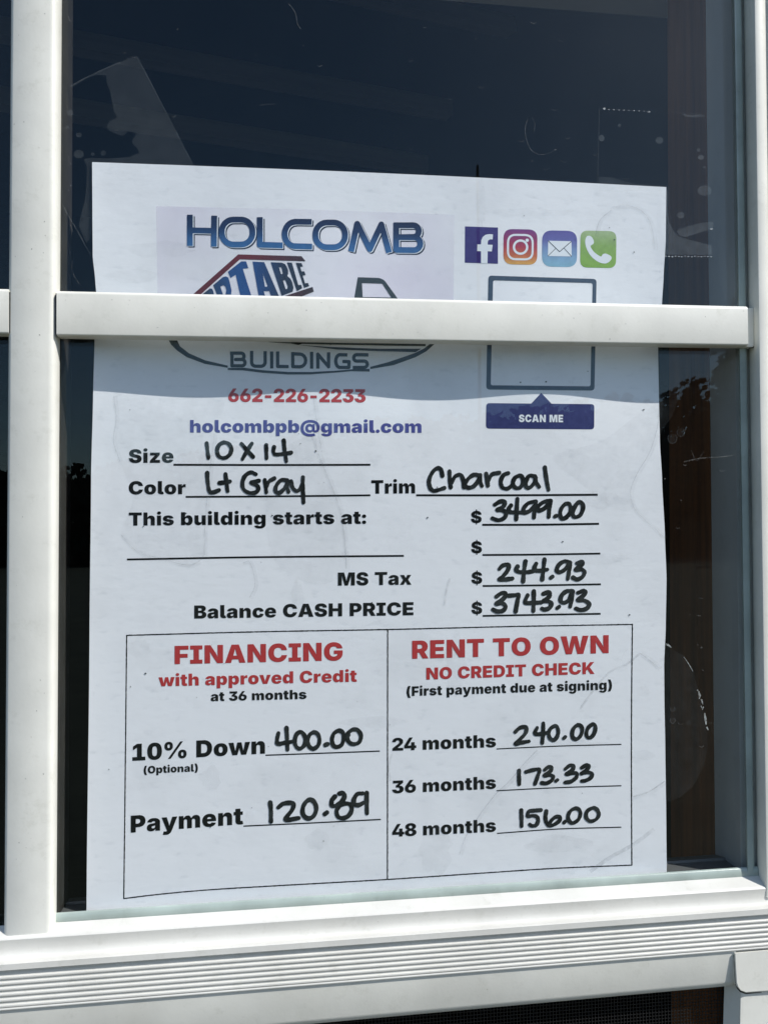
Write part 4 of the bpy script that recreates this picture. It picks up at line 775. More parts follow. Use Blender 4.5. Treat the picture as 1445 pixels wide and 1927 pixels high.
film('air_layer', [q([(525, 962), (600, 965), (650, 982), (720, 1000), (885, 1010), (885, 1040), (525, 1040)]),
                                      ], M_FILM, T2, YT - 0.0022)
film('air_layer', [q([(880, 1010), (900, 1040), (898, 1150), (905, 1210), (930, 1255), (965, 1290), (1040, 1310), (1135, 1335), (1140, 1385), (880, 1385)])], M_SPOT, T2, YT - 0.0022)
film('air_layer', [q([(945, 1255), (1000, 1232), (1080, 1212), (1145, 1205), (1145, 1245), (1080, 1262), (1000, 1288), (965, 1285)])], M_SPOT, T2, YT - 0.0024)
saw = lambda x0, y0, x1, y1, n, h: [(x0 + (x1 - x0) * k / n, y0 + (y1 - y0) * k / n + (h if k % 2 else 0)) for k in range(n + 1)]
film('tape_edge', [stroke_quad(saw(1128, 205.5, 1346, 216, 60, -1.6), 0.8), stroke_quad(saw(1250, 482, 1340, 482.5, 28, 1.8), 0.9), stroke_quad([(1127, 205), (1125.5, 280), (1124, 345)], 0.9),
                   stroke_quad([(1276, 432), (1288, 420), (1310, 405), (1342, 391)], 0.8), stroke_quad([(1341, 415), (1341, 482)], 0.7)], M_SPOT, T2, YT - 0.0026)
film('air_bubble', [q([(975, 618), (1030, 628), (1065, 620), (1105, 632), (1060, 638), (1000, 636)]), circle(1131.5, 260, 5.5, 6), circle(1240, 264, 7, 6.5), circle(1165.5, 236, 3), circle(1318, 296, 6, 4.5), circle(1314, 282, 3.5), circle(1325, 315, 2.4),
                    circle(1325.5, 358.5, 14, 9.5), circle(1280.5, 405, 7, 6)], M_SPOT, T2, YT - 0.0020)
film('edge_fleck', [circle(1137, 204.5, 2.6, 2), circle(1220, 210.5, 3, 1.4), circle(1338, 431, 3, 1.5)] + [circle(1252 + k * 6.1, 482 + (k % 3) * 0.6, 1.9, 1.0, 9) for k in range(15)] + [circle(1145 + k * 9.5, 206 + k * 0.45, 1.4, 0.8, 9) for k in range(9)], M_FLECK, T2, YT - 0.0030)

# ================================================================== THE PRICE SHEET
SHEET = thing('price_sheet', 'laminated white price sheet with red and black print and marker prices', 'price sheet', px(700, 1700, YP))
xs = np.linspace(0, 1, 250); yv = np.linspace(0, 1, 330)
V, F = [], []
for v in yv:
    for u in xs:
        yl = 305 + (1735 - 305) * v; yr = 352 + (1690 - 352) * v
        xl, xr = interp(EDGE_L, yl), interp(EDGE_R, yr)
        y = yl + (yr - yl) * u - 3.0 * math.sin(u * math.pi) * (1 - v)
        V.append(on_sheet(xl + (xr - xl) * u, y))
nx = len(xs)
for j in range(len(yv) - 1):
    for i in range(nx - 1): F.append((j * nx + i, (j + 1) * nx + i, (j + 1) * nx + i + 1, j * nx + i + 1))
mesh_obj('paper', V, F, M_PAPER, SHEET, smooth=True, recalc=False)
# laminate margin standing out past the paper
LM = [(1253.5, 348), (1257, 350), (1259.5, 355), (1260, 380), (1262, 420), (1266, 436), (1272, 446), (1255, 446), (1253.5, 400)]
film('laminate_margin', [LM, [(1236, 662), (1316, 662), (1300, 681), (1287, 712), (1277, 748), (1264, 783), (1244, 812), (1240, 832), (1236, 832)],
                         [(1249, 1212), (1258, 1216), (1270, 1226), (1284, 1233), (1296, 1249), (1304, 1266), (1311, 1290), (1318, 1318), (1326, 1350), (1331, 1378), (1330, 1410), (1324, 1440), (1313, 1462), (1303, 1480), (1280, 1500), (1250, 1510)]], M_FAINT, SHEET, YP + 0.0010)
film('trapped_bubble', [circle(1264.5, 825, 8, 9), circle(1280.5, 813.5, 6.5, 8), circle(1265, 1334, 4, 3), circle(1265, 1356, 5), circle(1294, 1361, 5)], M_FAINT, SHEET, YP + 0.0006)
for (x, y, r) in ((1264.5, 825, 8.5), (1280.5, 813.5, 7.2), (1265, 1356, 4.8), (1265, 1334, 4.2)):
    film('bubble_rim', [stroke_quad([(x + r * math.cos(k * 0.3), y + r * 1.1 * math.sin(k * 0.3)) for k in range(-3, 14)], 1.0)], M_SPOT, SHEET, YP + 0.0003)
ed = [(1251, 1211), (1262, 1219), (1284, 1233), (1302, 1262), (1313, 1292), (1322, 1335), (1331, 1375)]
film('edge_fleck', [stroke_quad([(1252, 1212), (1257, 1214), (1263, 1219)], [3, 3.5, 1]), stroke_quad([(1286, 1236), (1295, 1249), (1303, 1263)], 1.1), stroke_quad([(1314, 1301), (1316, 1309), (1315, 1315)], [2, 4.5, 2]),
                    stroke_quad([(1319, 1316), (1322, 1326)], [3, 1.5]), stroke_quad([(1318, 1328), (1321, 1334), (1323, 1330)], 1.8), stroke_quad([(1325, 1342), (1327, 1355), (1328, 1364)], [2.4, 4.2, 1.6]),
                    stroke_quad([(1329, 1368), (1332, 1374)], [2.8, 2]), circle(1312, 1299, 1.4)], M_FLECK, SHEET, YP - 0.0006)

O1, O2, O3, O4, O5 = 0.00006, 0.00010, 0.00014, 0.00018, 0.00022     # printing sits on the sheet, marker on the printing
# -------- logo
LOGO = None
m, t_, b_ = newmat('pinkish_print_tint')
t_.nodes.remove(b_)
_o = t_.nodes['Material Output']; _tr = t_.nodes.new('ShaderNodeBsdfTransparent'); _df = t_.nodes.new('ShaderNodeBsdfDiffuse'); _df.inputs[0].default_value = (0.72, 0.64, 0.80, 1)
_n = noise(t_, 14, 3); _mr = t_.nodes.new('ShaderNodeMapRange'); _mr.inputs[1].default_value = 0.35; _mr.inputs[2].default_value = 0.65; _mr.inputs[3].default_value = 0.06; _mr.inputs[4].default_value = 0.34
t_.links.new(_n.outputs['Fac'], _mr.inputs[0]); _mx = t_.nodes.new('ShaderNodeMixShader'); t_.links.new(_mr.outputs[0], _mx.inputs[0])
t_.links.new(_tr.outputs[0], _mx.inputs[1]); t_.links.new(_df.outputs[0], _mx.inputs[2]); t_.links.new(_mx.outputs[0], _o.inputs[0])
LOGO = art('logo_panel', [[(294, 388), (570, 394), (855, 404), (853, 575), (297, 562)]], m, SHEET, 0.00003, label='faint pinkish tint panel behind the big blue heading')
k8 = lambda P: [(290 + x * 0.39446, 380 + y * 0.39446) for x, y in P]
def arcpts(cx, cy, rx, ry, a0, a1, n=9):
    return [(cx + rx * math.cos(math.radians(a0 + (a1 - a0) * k / n)), cy + ry * math.sin(math.radians(a0 + (a1 - a0) * k / n))) for k in range(n + 1)]
def ring_path(x0, y0, x1, y1, r):
    return arcpts(x1 - r, y0 + r, r, r, -90, 0) + arcpts(x1 - r, y1 - r, r, r, 0, 90) + arcpts(x0 + r, y1 - r, r, r, 90, 180) + arcpts(x0 + r, y0 + r, r, r, 180, 270)
def ribbon_union(paths, width, seed=3, wob=0.0):
    """square-cornered lettering from centre lines: flat ends, contoured as one shape"""
    return pen_union(paths, width, 0.35, wob, seed, True)
BIG = [[(172, 61), (172, 209)], [(288, 66), (286, 213)], [(172, 135), (287, 138)],
       ring_path(324, 84, 470, 203, 55) + [(416, 84), (414, 84)],
       [(505, 73), (505, 204), (614, 207)],
       [(752, 95), (672, 94)] + arcpts(672, 153, 49, 58, -90, -270, 12) + [(754, 213)],
       ring_path(770, 98, 911, 216, 55) + [(857, 98), (855, 98)],
       [(940, 236), (969, 104), (1029, 225), (1084, 107), (1121, 241)],
       [(1155, 98), (1155, 229), (1240, 230)] + arcpts(1240, 199, 30, 31, 90, -90, 8) + [(1172, 168), (1236, 167)] + arcpts(1236, 139, 27, 28, 90, -90, 8) + [(1145, 111)]]
sh = lambda P, dx, dy: [[(x + dx, y + dy) for x, y in L] for L in P]
HB = [k8(L) for L in BIG]
SHD = art('logo_lettering', ribbon_union(sh(HB, 3.4, 3.0), 11.6), I_SHADOWINK, LOGO, O1, label='dark drop shadow of the big heading')
art('logo_lettering', ribbon_union(sh(HB, 1.3, 1.0), 11.6), I_PALE, LOGO, O2, label='thin white rim of the big heading')
art('logo_lettering', ribbon_union(HB, 10.9), I_HEAD, LOGO, O3, label='big rounded blue heading letters')
kp = lambda P: [(360 + x * 0.17301, 470 + y * 0.17301) for x, y in P]
art('logo_border', [kp([(20, 486), (512, 50), (1200, 70), (1243, 124), (530, 103), (100, 490)]), kp([(1020, 502), (1320, 404), (1333, 455), (1200, 508)])], I_MAROON, LOGO, O2)
PORT = [[(120, 486), (205, 420), (230, 425), (242, 450), (250, 486)],
        [(280, 486), (240, 385), (345, 297), (380, 289), (405, 303), (420, 350), (440, 440), (436, 486), (375, 486), (383, 440), (372, 402), (350, 386), (318, 402), (347, 486)],
        [(400, 240), (545, 126), (598, 126), (622, 200), (562, 207), (655, 500), (535, 500), (485, 272), (428, 308)],
        [(668, 128), (795, 135), (955, 505), (870, 505), (850, 450), (790, 450), (805, 505), (735, 505)], [(778, 255), (830, 390), (824, 403), (803, 402)],
        [(865, 135), (985, 140), (1020, 155), (1038, 180), (1055, 225), (1055, 262), (1045, 285), (1080, 315), (1098, 350), (1113, 410), (1105, 455), (985, 500)],
        [(955, 190), (978, 190), (988, 215), (996, 255), (985, 268), (975, 258)], [(998, 335), (1018, 328), (1032, 350), (1050, 400), (1045, 425), (1028, 428)],
        [(1042, 138), (1095, 140), (1165, 385), (1195, 380), (1208, 418), (1150, 450)],
        [(1138, 142), (1200, 145), (1215, 182), (1185, 185), (1200, 235), (1230, 235), (1245, 275), (1212, 280), (1238, 365), (1270, 360), (1283, 395), (1228, 415)]]
art('logo_lettering', [kp(L) for L in PORT], I_PORT, LOGO, O2, label='slanting navy block letters cut off by the bar')
kc = lambda P: [(650 + x * 0.08304, 510 + y * 0.08304) for x, y in P]
art('truck_picture', [kc([(195, 660), (280, 140), (740, 155), (790, 165), (840, 188), (880, 212), (905, 240), (1210, 660)]), kc([(392, 590), (375, 272), (815, 285), (840, 296), (1040, 602)])], I_DARK, LOGO, O2)
kb = lambda P: [(300 + x * 0.3737, 620 + y * 0.3737) for x, y in P]
BLD = [[(366, 112), (366, 183), (418, 183)] + arcpts(418, 167, 14, 16, 90, -90, 6) + [(384, 151), (414, 151)] + arcpts(414, 135, 13, 16, 90, -90, 6) + [(357, 119)],
       [(465, 108), (465, 165)] + arcpts(485, 165, 20, 20, 180, 90, 5) + arcpts(513, 165, 20, 20, 90, 0, 5) + [(533, 109)],
       [(566, 111), (566, 196)], [(596, 111), (596, 186), (651, 187)],
       [(672, 114), (672, 187), (708, 188)] + arcpts(708, 156, 29, 32, 90, -90, 8) + [(664, 122)],
       [(767, 113), (767, 197)], [(798, 197), (798, 124), (852, 188), (852, 115)],
       [(946, 128), (906, 127)] + arcpts(908, 159, 20, 32, -90, -270, 8) + [(954, 191), (955, 162), (922, 161)],
       [(1052, 128), (992, 127)] + arcpts(992, 143, 14, 16, -90, -270, 6) + [(1032, 159)] + arcpts(1032, 175, 15, 16, -90, 90, 6) + [(974, 192)]]
art('logo_lettering', ribbon_union([kb(L) for L in BLD], 6.2, 5), I_DARK, LOGO, O3, label='dark rounded letters under the bar')
art('logo_swoosh', [kb([(30, 20), (75, 20), (88, 50), (105, 85), (150, 120), (230, 155), (345, 182), (345, 193), (230, 173), (140, 140), (90, 106), (60, 76)]),
                    kb([(345, 194), (430, 193), (520, 205), (650, 214), (760, 214), (900, 207), (975, 200), (1058, 198), (1058, 212), (965, 210), (900, 216), (760, 226), (650, 227), (520, 218), (420, 206), (345, 204)]),
                    kb([(1062, 188), (1150, 165), (1240, 135), (1290, 117), (1335, 94), (1362, 72), (1390, 40), (1420, 40), (1383, 74), (1345, 109), (1290, 139), (1180, 179), (1062, 199)])], I_DARK, LOGO, O2)
art('truck_picture', [kb([(395, 40), (1340, 40), (1340, 84), (1190, 82), (745, 73), (650, 70), (560, 64)]), kb([(700, 78), (860, 88), (1100, 97), (1318, 97), (1290, 114), (1100, 109), (900, 101)])], I_DARK, LOGO, O2)
for W_ in ([(648, 50), (742, 50), (738, 66), (700, 78), (660, 70)], [(1188, 50), (1290, 50), (1286, 66), (1240, 77), (1195, 68)]): art('truck_wheel', [kb(W_)], I_BLACK, LOGO, O3)

# -------- icons
ki = lambda P: [(680 + x * 0.42906, 320 + y * 0.42906) for x, y in P]
ic = art('app_icon', [ki([(454, 247), (598, 252), (598, 411), (453, 406)])], ink('indigo_print', (0.042, 0.028, 0.165), fade=0.15), SHEET, O1, label='dark blue square icon with white f')
art('icon_mark', [ki([(524, 409), (524, 356), (507, 355), (508, 326), (524, 326), (525, 308), (531, 294), (543, 284), (558, 281), (576, 282), (575, 304), (563, 304), (555, 309), (553, 318), (553, 327), (575, 328), (571, 357), (553, 356), (552, 410)])], I_PALE, ic, O2)
GI = ink_grad('sunset_print', [(0.0, (0.75, 0.42, 0.10)), (0.25, (0.62, 0.16, 0.06)), (0.5, (0.46, 0.045, 0.08)), (0.75, (0.30, 0.04, 0.15)), (1.0, (0.20, 0.05, 0.24))], 'Z')
ic = art('app_icon', [round_rect(ki([(623, 258), (771, 261), (770, 416), (622, 413)]), 17)], GI, SHEET, O1, label='red and orange camera icon')
art('icon_mark', [round_rect(ki([(638, 279), (755, 281), (754, 397), (637, 395)]), 17), round_rect(ki([(647, 288), (746, 290), (745, 388), (646, 386)]), 13), ki(circle(697, 338, 34)), ki(circle(697, 338, 24)), ki(circle(726, 308, 7.5))], I_PALE, ic, O2)
GM = ink_grad('violet_to_sky_print', [(0.0, (0.26, 0.50, 0.66)), (0.30, (0.24, 0.40, 0.62)), (0.75, (0.14, 0.14, 0.42)), (1.0, (0.12, 0.10, 0.36))])
ic = art('app_icon', [round_rect(ki([(792, 264), (945, 267), (944, 426), (791, 423)]), 19)], GM, SHEET, O1, label='blue and violet envelope icon')
art('icon_mark', [ki([(818, 310), (920, 312), (921, 379), (817, 377)])], I_PALE, ic, O2)
art('icon_mark', [ki(stroke_quad([(818, 310), (868, 358), (921, 312)], 3)), ki(stroke_quad([(817, 377), (851, 344)], 2.4)), ki(stroke_quad([(921, 379), (888, 343)], 2.4))], I_DARK, ic, O3)
GP = ink_grad('green_print', [(0.0, (0.25, 0.46, 0.07)), (0.6, (0.28, 0.46, 0.12)), (1.0, (0.42, 0.54, 0.30))])
ic = art('app_icon', [round_rect(ki([(960, 265), (1117, 268), (1115, 430), (958, 427)]), 14)], GP, SHEET, O1, label='green telephone icon')
PH = [(990, 289), (1002, 289), (1011, 297), (1018, 311), (1016, 324), (1004, 332), (1008, 345), (1022, 362), (1040, 375), (1050, 379), (1057, 370), (1067, 366), (1080, 370), (1092, 377), (1096, 386), (1090, 398), (1078, 407), (1064, 410), (1040, 404), (1014, 386), (996, 364), (985, 340), (980, 316), (983, 298), (990, 289)]
art('icon_mark', [spline(ki(PH), 3)[:-1]], I_PALE, ic, O2)

# -------- code frame and banner
FR_ = [(918.6, 518.5), (1122, 525), (1118, 735), (914.5, 733)]
FI_ = [(927.5, 527.5), (1114.5, 532.8), (1110.5, 727), (923, 725)]
art('code_frame', [round_rect(FR_, 7), round_rect(FI_, 4)], I_SLATE, SHEET, O1, label='empty dark rounded square frame')
BN = round_rect([(914.6, 758.5), (1117.8, 760.5), (1117.4, 808), (914, 806.5)], 6.5)
ban = art('scan_banner', [BN], I_NAVY, SHEET, O1)
art('banner_pointer', [[(999, 759.6), (1018, 739.2), (1038, 760.4)]], I_NAVY, ban, O2)
art('banner_text', text_loops('SCAN ME', 976, 794.2, 1059, 794.6, 14.0, 60), I_PALE, ban, O3)

# -------- printed text
def line(s, x0, y0, x1, y1, cap, mat=I_BLACK, track=8):
    art('printed_text', text_loops(s, x0, y0, x1, y1, cap, track), mat, SHEET, O2)
line('662-226-2233', 430, 756, 688, 757.3, 25, I_RED, 0)
line('holcombpb@gmail.com', 358, 813.8, 793, 814.3, 23.5, I_BLUE, 0)
line('Size', 243, 871, 327, 870.5, 25.5)
line('Color', 243, 930.3, 350, 929.8, 24.8)
line('Trim', 698.7, 929, 781, 928.3, 25.4)
line('This building starts at:', 243, 989, 689, 985.6, 24.5)
line('$', 886, 984, 906, 984, 22.5)
line('$', 886.5, 1041, 906.5, 1041, 22.5)
line('MS Tax', 636, 1102, 774, 1100.2, 24.6)
line('$', 887, 1098.6, 907, 1098.6, 22.5)
line('Balance CASH PRICE', 366, 1164, 778, 1157.6, 24.6)
line('$', 887, 1155.4, 907, 1155.4, 22.5)
line('FINANCING', 329, 1249.8, 645, 1242.8, 34.3, I_RED)
line('with approved Credit', 299, 1291.6, 671.6, 1282.8, 22.6, I_RED)
line('at 36 months', 397, 1319.6, 577, 1315.2, 17.6)
line('10% Down', 249.7, 1431.8, 499, 1418, 31.6)
line('(Optional)', 271, 1456, 372.8, 1451.5, 14.0)
line('Payment', 246.7, 1567, 458, 1550.8, 32.0)
line('RENT TO OWN', 775.3, 1239.8, 1144.7, 1229, 34.0, I_RED)
line('NO CREDIT CHECK', 802, 1279, 1118, 1268, 22.4, I_RED)
line('(First payment due at signing)', 765, 1310, 1151, 1297.6, 18.0)
line('24 months', 738, 1413, 933, 1406, 24.0)
line('36 months', 738, 1493.2, 933, 1484.2, 24.0)
line('48 months', 738, 1575, 933, 1565, 24.0)
# -------- ruled lines
RULES = [([(327, 874.6), (510, 875), (697, 874.6)], 3.7), ([(350, 935), (520, 934), (697, 932)], 3.5), ([(783, 932), (950, 932), (1124, 931)], 3.9), ([(907, 987.6), (1010, 987.4), (1126.5, 985.7)], 3.9),
         ([(239.5, 1052.8), (480, 1048.5), (760, 1046)], 3.5), ([(907.5, 1044.4), (1010, 1043.6), (1129, 1041.7)], 3.5), ([(908, 1102.7), (1010, 1101.5), (1130, 1099.5)], 3.5), ([(908, 1159), (1010, 1157), (1129.6, 1155)], 3.5),
         ([(500, 1421.2), (600, 1417.6), (714.6, 1413.4)], 2.4), ([(458.6, 1554.6), (590, 1548.5), (716.5, 1542)], 2.4), ([(934, 1409.4), (1050, 1404), (1168.5, 1400.8)], 2.1), ([(934, 1488), (1050, 1482.2), (1168.5, 1478.6)], 2.1), ([(935, 1568.3), (1050, 1560), (1168.5, 1556.6)], 2.1)]
for P, wd in RULES: art('ruled_line', [stroke_quad(spline(P, 6), wd)], I_BLACK, SHEET, O1)
TBL = [[(239, 1195.6), (480, 1189), (729.5, 1184.6), (960, 1179), (1189.6, 1175)], [(239, 1195.6), (236.5, 1440), (233.6, 1691)], [(729.5, 1184.6), (729.2, 1420), (729, 1655)], [(1189.3, 1175), (1188, 1300), (1187.5, 1420), (1188.2, 1628)],
       [(233.6, 1691), (290, 1684), (380, 1675.5), (500, 1668), (729, 1655), (900, 1643.5), (1045, 1634), (1188.2, 1628)]]
art('table_border', pen_union([spline(P, 8) for P in TBL], 2.2, 0.5, 0.02, 9), I_BLACK, SHEET, O1)

# -------- marker writing (centre lines read off the sheet)
def hand(x0, y0, sc, strokes, wd, seed, wob=0.08):
    L = [spline([(x0 + x * sc, y0 + y * sc) for x, y in S], 7) for S in strokes]
    art('marker_writing', pen_union(L, wd, 0.4, wob, seed), I_MARKER, SHEET, O4)
c1 = 0.2422
hand(370, 810, c1, [[(80, 98), (86, 150), (94, 212)], [(215, 92), (175, 115), (161, 160), (175, 200), (212, 214), (252, 195), (272, 150), (255, 108), (215, 92)], [(350, 103), (395, 155), (440, 205)], [(430, 102), (395, 155), (358, 222)],
                    [(542, 113), (543, 165), (545, 215)], [(603, 128), (598, 165), (610, 185), (670, 182), (735, 172)], [(678, 78), (686, 160), (698, 238)]], 7.4, 1)
hand(370, 810, c1, [[(84, 330), (88, 400), (105, 478), (140, 478), (175, 463)], [(226, 340), (233, 400), (242, 472)], [(180, 407), (220, 403), (260, 396)],
                    [(462, 340), (425, 325), (380, 350), (357, 410), (370, 460), (415, 485), (460, 480), (482, 455), (470, 428), (425, 405), (450, 396), (485, 390)],
                    [(530, 385), (538, 430), (543, 480)], [(543, 440), (565, 395), (605, 372)], [(705, 388), (660, 385), (620, 430), (615, 470), (640, 485), (680, 455), (708, 405)], [(705, 392), (705, 440), (715, 476)],
                    [(735, 395), (745, 440), (775, 470), (805, 455), (822, 420)], [(827, 362), (826, 450), (832, 560)]], 7.6, 2)
hand(790, 860, c1, [[(175, 145), (165, 100), (140, 85), (100, 115), (72, 180), (78, 235), (105, 262), (145, 255), (190, 240)], [(230, 110), (232, 170), (240, 235)], [(245, 200), (275, 150), (315, 138), (335, 175), (343, 235)],
                    [(465, 145), (420, 138), (375, 170), (352, 215), (372, 238), (420, 225), (462, 165)], [(468, 140), (470, 195), (482, 225)], [(515, 130), (522, 180), (528, 222)], [(530, 185), (560, 135), (615, 122)],
                    [(685, 125), (650, 140), (628, 190), (640, 235), (680, 245), (715, 220)], [(770, 145), (735, 165), (722, 210), (745, 240), (780, 235), (800, 190), (790, 150), (770, 145)],
                    [(895, 150), (850, 145), (825, 185), (822, 225), (845, 240), (885, 205), (898, 160)], [(892, 150), (905, 200), (925, 232)], [(970, 80), (982, 170), (998, 255)]], 7.7, 3)
hand(790, 860, c1, [[(582, 370), (625, 345), (658, 348), (650, 382), (600, 410), (645, 415), (670, 435), (655, 472), (610, 490), (562, 475)], [(708, 375), (690, 400), (695, 425), (760, 430), (820, 432)], [(757, 325), (752, 400), (748, 485)],
                    [(895, 345), (840, 360), (805, 400), (805, 430), (850, 420), (895, 370)], [(900, 345), (890, 410), (885, 470)], [(1010, 340), (960, 350), (918, 385), (920, 415), (965, 400), (1010, 350)], [(1015, 340), (1005, 400), (1000, 465)],
                    [(1048, 462), (1060, 456)], [(1130, 365), (1098, 400), (1088, 450), (1105, 478), (1140, 465), (1170, 415), (1160, 365), (1130, 365)], [(1235, 350), (1200, 390), (1185, 440), (1200, 465), (1240, 455), (1265, 405), (1262, 365), (1235, 350)]], 7.8, 4)
c3 = 0.17993
hand(880, 1030, c3, [[(330, 225), (370, 187), (425, 185), (420, 235), (370, 300), (330, 335), (400, 335), (465, 325)], [(520, 200), (505, 235), (530, 255), (600, 260), (680, 250)], [(603, 145), (590, 240), (578, 355)],
                     [(715, 170), (695, 215), (710, 240), (770, 243), (830, 232)], [(802, 125), (790, 230), (778, 335)], [(868, 318), (885, 305)], [(1060, 155), (1010, 145), (950, 185), (930, 240), (955, 260), (1010, 235), (1060, 170)], [(1068, 160), (1060, 240), (1045, 330)],
                     [(1140, 165), (1195, 150), (1200, 175), (1150, 210), (1130, 235), (1190, 230), (1220, 260), (1195, 310), (1140, 335), (1100, 315)]], 7.9, 5)
hand(880, 1030, c3, [[(300, 515), (350, 480), (395, 480), (380, 530), (300, 590), (365, 585), (395, 620), (370, 660), (310, 670), (265, 650)], [(425, 505), (490, 500), (530, 495), (520, 560), (500, 670)], [(625, 500), (600, 560), (605, 580), (680, 580), (770, 575)], [(690, 460), (690, 560), (685, 665)],
                     [(790, 485), (850, 470), (850, 515), (790, 560), (840, 565), (875, 590), (850, 635), (800, 650), (775, 640)], [(935, 635), (955, 620)], [(1085, 455), (1030, 460), (980, 505), (970, 560), (1000, 580), (1050, 555), (1085, 485)], [(1095, 460), (1085, 540), (1070, 620)],
                     [(1150, 475), (1210, 455), (1230, 470), (1200, 510), (1150, 550), (1220, 555), (1270, 595), (1240, 640), (1180, 655), (1130, 640)]], 8.0, 6)
hand(490, 1350, 0.15917, [[(215, 185), (200, 260), (205, 310), (290, 300), (390, 285)], [(310, 125), (318, 250), (322, 380)], [(470, 170), (425, 210), (408, 290), (430, 350), (470, 370), (520, 330), (535, 260), (515, 200), (470, 170)],
                          [(640, 175), (585, 205), (560, 280), (580, 345), (630, 370), (685, 330), (700, 260), (680, 200), (640, 175)], [(770, 325), (795, 315)], [(930, 155), (870, 190), (848, 260), (860, 325), (900, 350), (960, 325), (985, 250), (975, 180), (930, 155)],
                          [(1045, 208), (1028, 195), (1090, 145), (1150, 150), (1190, 215), (1165, 295), (1090, 315), (1040, 280), (1025, 225)]], 7.8, 7)
hand(450, 1470, 0.18685, [[(315, 215), (322, 300), (322, 405)], [(395, 265), (450, 225), (545, 225), (540, 280), (470, 385), (600, 372)], [(715, 185), (665, 220), (640, 290), (655, 350), (705, 375), (755, 345), (778, 280), (760, 215), (715, 185)], [(865, 330), (885, 315)],
                          [(965, 155), (935, 195), (935, 245), (970, 248), (1030, 205), (1062, 155), (1045, 120), (1010, 125)], [(1000, 255), (982, 310), (1000, 360), (1050, 372), (1105, 345), (1135, 285), (1120, 235), (1070, 225), (1015, 245), (1000, 262)],
                          [(1245, 122), (1190, 130), (1155, 190), (1165, 235), (1205, 240), (1255, 215)], [(1285, 120), (1285, 230), (1288, 325)]], 8.4, 8)
c6 = 0.17301
hand(930, 1340, c6, [[(228, 215), (280, 170), (345, 165), (340, 225), (280, 295), (232, 345), (300, 330), (375, 318)], [(465, 170), (440, 225), (450, 240), (520, 235), (590, 220)], [(532, 120), (530, 230), (520, 335)],
                     [(660, 150), (610, 180), (590, 240), (610, 290), (645, 305), (680, 270), (695, 210), (680, 160), (660, 150)], [(755, 285), (770, 270)], [(905, 140), (860, 180), (845, 240), (860, 285), (895, 293), (935, 260), (955, 195), (940, 150), (905, 140)],
                     [(1070, 130), (1020, 170), (1000, 230), (1010, 270), (1040, 278), (1080, 240), (1098, 175), (1090, 140), (1070, 130)]], 7.4, 9)
hand(930, 1340, c6, [[(268, 635), (268, 710), (270, 785)], [(345, 650), (420, 630), (490, 625), (470, 700), (442, 780)], [(545, 630), (590, 595), (620, 600), (610, 640), (545, 690), (605, 685), (640, 700), (620, 745), (560, 775), (515, 770)], [(668, 750), (685, 738)],
                     [(770, 620), (820, 580), (860, 585), (850, 625), (785, 675), (850, 665), (895, 665), (890, 710), (830, 755), (770, 765)], [(950, 605), (1000, 575), (1025, 590), (1000, 630), (945, 670), (1020, 655), (1062, 675), (1045, 715), (990, 745), (950, 750)]], 7.2, 10)
hand(930, 1490, c6, [[(292, 200), (295, 290), (295, 375)], [(505, 198), (430, 205), (375, 215), (362, 265), (420, 260), (465, 275), (475, 320), (450, 365), (405, 370), (385, 355)], [(565, 210), (555, 280), (570, 345), (600, 370), (660, 350), (710, 310), (710, 275), (670, 272), (620, 310), (595, 355)],
                     [(757, 335), (770, 322)], [(880, 180), (825, 210), (800, 270), (815, 320), (850, 340), (910, 305), (935, 245), (920, 195), (880, 180)], [(1075, 175), (1010, 210), (995, 265), (1015, 305), (1055, 320), (1110, 295), (1135, 245), (1115, 195), (1075, 175)]], 7.2, 11)

# -------- creases, smears and rub marks in the laminate, and one painted reflection
def crease(P, wd, mat=M_CREASE): return stroke_quad(spline(P, 6), wd)
CR_ = [([(1091, 1334), (1108, 1310), (1130, 1282), (1150, 1262), (1178, 1250), (1204, 1229)], 4.0), ([(1204, 1229), (1225, 1245), (1240, 1258)], 2.4), ([(1010, 1412), (985, 1438), (960, 1468), (935, 1492), (912, 1520), (898, 1540), (876, 1575), (864, 1608)], 1.5),
       ([(404, 815), (400, 850), (394, 900), (390, 940), (386, 1000), (385, 1045)], 1.2), ([(588, 820), (604, 865), (622, 910), (640, 960), (648, 1010), (652, 1070)], 2.0), ([(1242, 740), (1237, 800), (1222, 850), (1198, 892), (1186, 925), (1192, 955), (1215, 980), (1250, 1012)], 1.2),
       ([(215, 745), (219, 790), (214, 830), (226, 868)], 1.5), ([(228, 1006), (262, 1040), (300, 1050), (355, 1064), (376, 1056)], 1.2), ([(1150, 330 + 60), (1185, 388), (1210, 400), (1226, 430), (1231, 470)], 1.6), ([(1150, 395), (1128, 415), (1120, 445)], 1.4), ([(846, 1088), (840, 1110), (836, 1140)], 4.5),
       ([(1230, 1560), (1190, 1590), (1150, 1612), (1110, 1640)], 7.0), ([(1188, 1500), (1220, 1490), (1250, 1470)], 2.0), ([(590, 745), (596, 790), (606, 850)], 1.6), ([(455, 1060), (470, 1058), (480, 1100), (470, 1125)], 1.0), ([(735, 1470), (732, 1440), (738, 1418)], 3.0)]
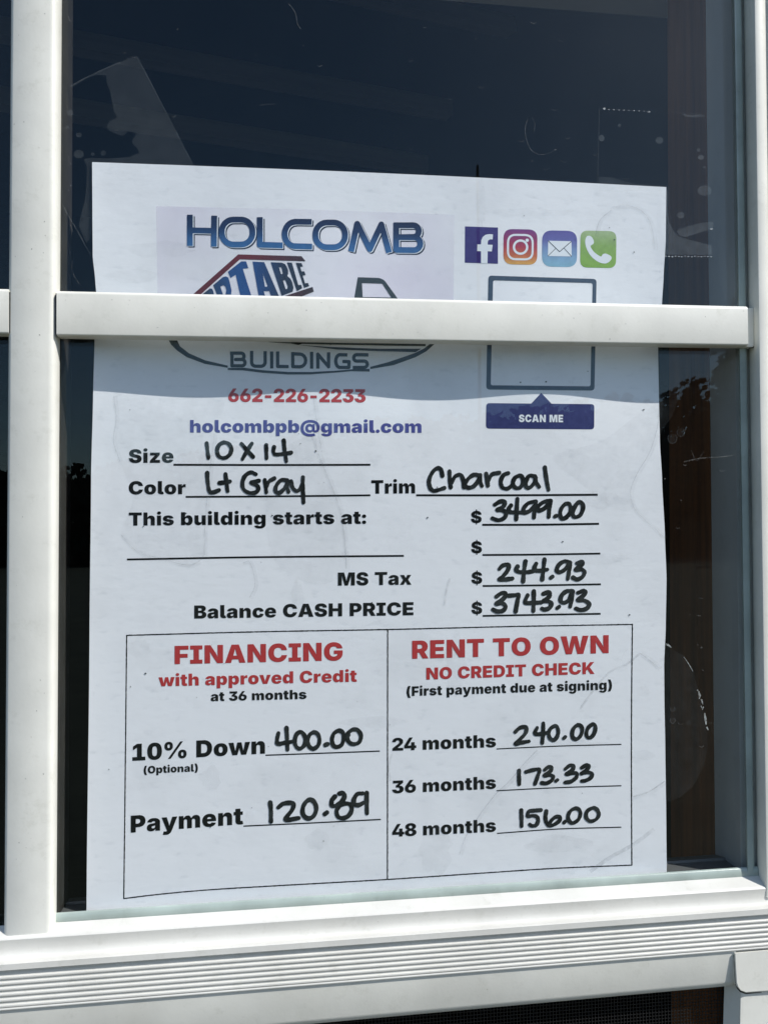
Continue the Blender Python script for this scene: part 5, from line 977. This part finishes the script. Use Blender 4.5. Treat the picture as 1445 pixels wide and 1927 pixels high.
for k, (P, wd) in enumerate(CR_):
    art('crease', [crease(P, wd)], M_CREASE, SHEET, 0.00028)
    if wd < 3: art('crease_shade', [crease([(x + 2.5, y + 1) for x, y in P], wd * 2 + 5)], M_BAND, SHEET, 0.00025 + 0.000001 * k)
ST = [[(215, 745), (219, 790), (214, 830), (226, 868), (250, 940), (228, 1006), (262, 1040), (300, 1050), (355, 1064), (385, 1045), (390, 940), (404, 815), (420, 752), (300, 748)],
      [(1242, 760), (1237, 800), (1222, 850), (1198, 892), (1186, 925), (1192, 955), (1160, 960), (1080, 900), (1040, 860), (1130, 830), (1200, 780)],
      [(588, 820), (604, 865), (640, 960), (652, 1070), (600, 1100), (520, 1060), (500, 960), (520, 860)]]
for k, L in enumerate(ST): art('smear_and_reflection', [spline(L + [L[0]], 5)[:-1]], M_STAIN_REFLECTION, SHEET, 0.00023 + 0.000003 * k)
rnd = random.Random(21)
SM = []
for (x, y, rx, ry) in ((397, 1465, 20, 25), (262, 1220, 24, 18), (600, 1580, 24, 20), (820, 1600, 30, 46), (1080, 1400, 60, 10), (1210, 1420, 22, 10), (1100, 1050, 90, 12), (300, 470, 70, 16), (1000, 400, 90, 8), (560, 1130, 12, 40), (1210, 1300, 14, 9), (700, 1360, 60, 12), (905, 380, 9, 48),  # last oval here paints the pole's reflection in grey
                       (620, 870, 26, 9), (470, 1540, 9, 16), (1180, 620, 30, 22), (250, 520, 50, 14), (1120, 940, 70, 16), (860, 1250, 20, 60), (1050, 1590, 60, 18)):
    SM.append([(x + rx * rnd.uniform(0.7, 1.2) * math.cos(a * 0.35), y + ry * rnd.uniform(0.7, 1.2) * math.sin(a * 0.35)) for a in range(18)])
for L in SM: art('smear_and_reflection', [L], M_STAIN_REFLECTION, SHEET, 0.00026 + 0.000004 * SM.index(L))
SP = []
for k in range(48):
    x, y = rnd.uniform(185, 1235), rnd.uniform(360, 1630); r = rnd.choice([0.5, 0.6, 0.8, 1.2]); SP.append([(x + r * rnd.uniform(0.7, 2) * math.cos(a * 0.9), y + r * rnd.uniform(0.7, 1.6) * math.sin(a * 0.9)) for a in range(7)])
art('speckle', SP, I_DARK, SHEET, 0.00024)['kind'] = 'stuff'
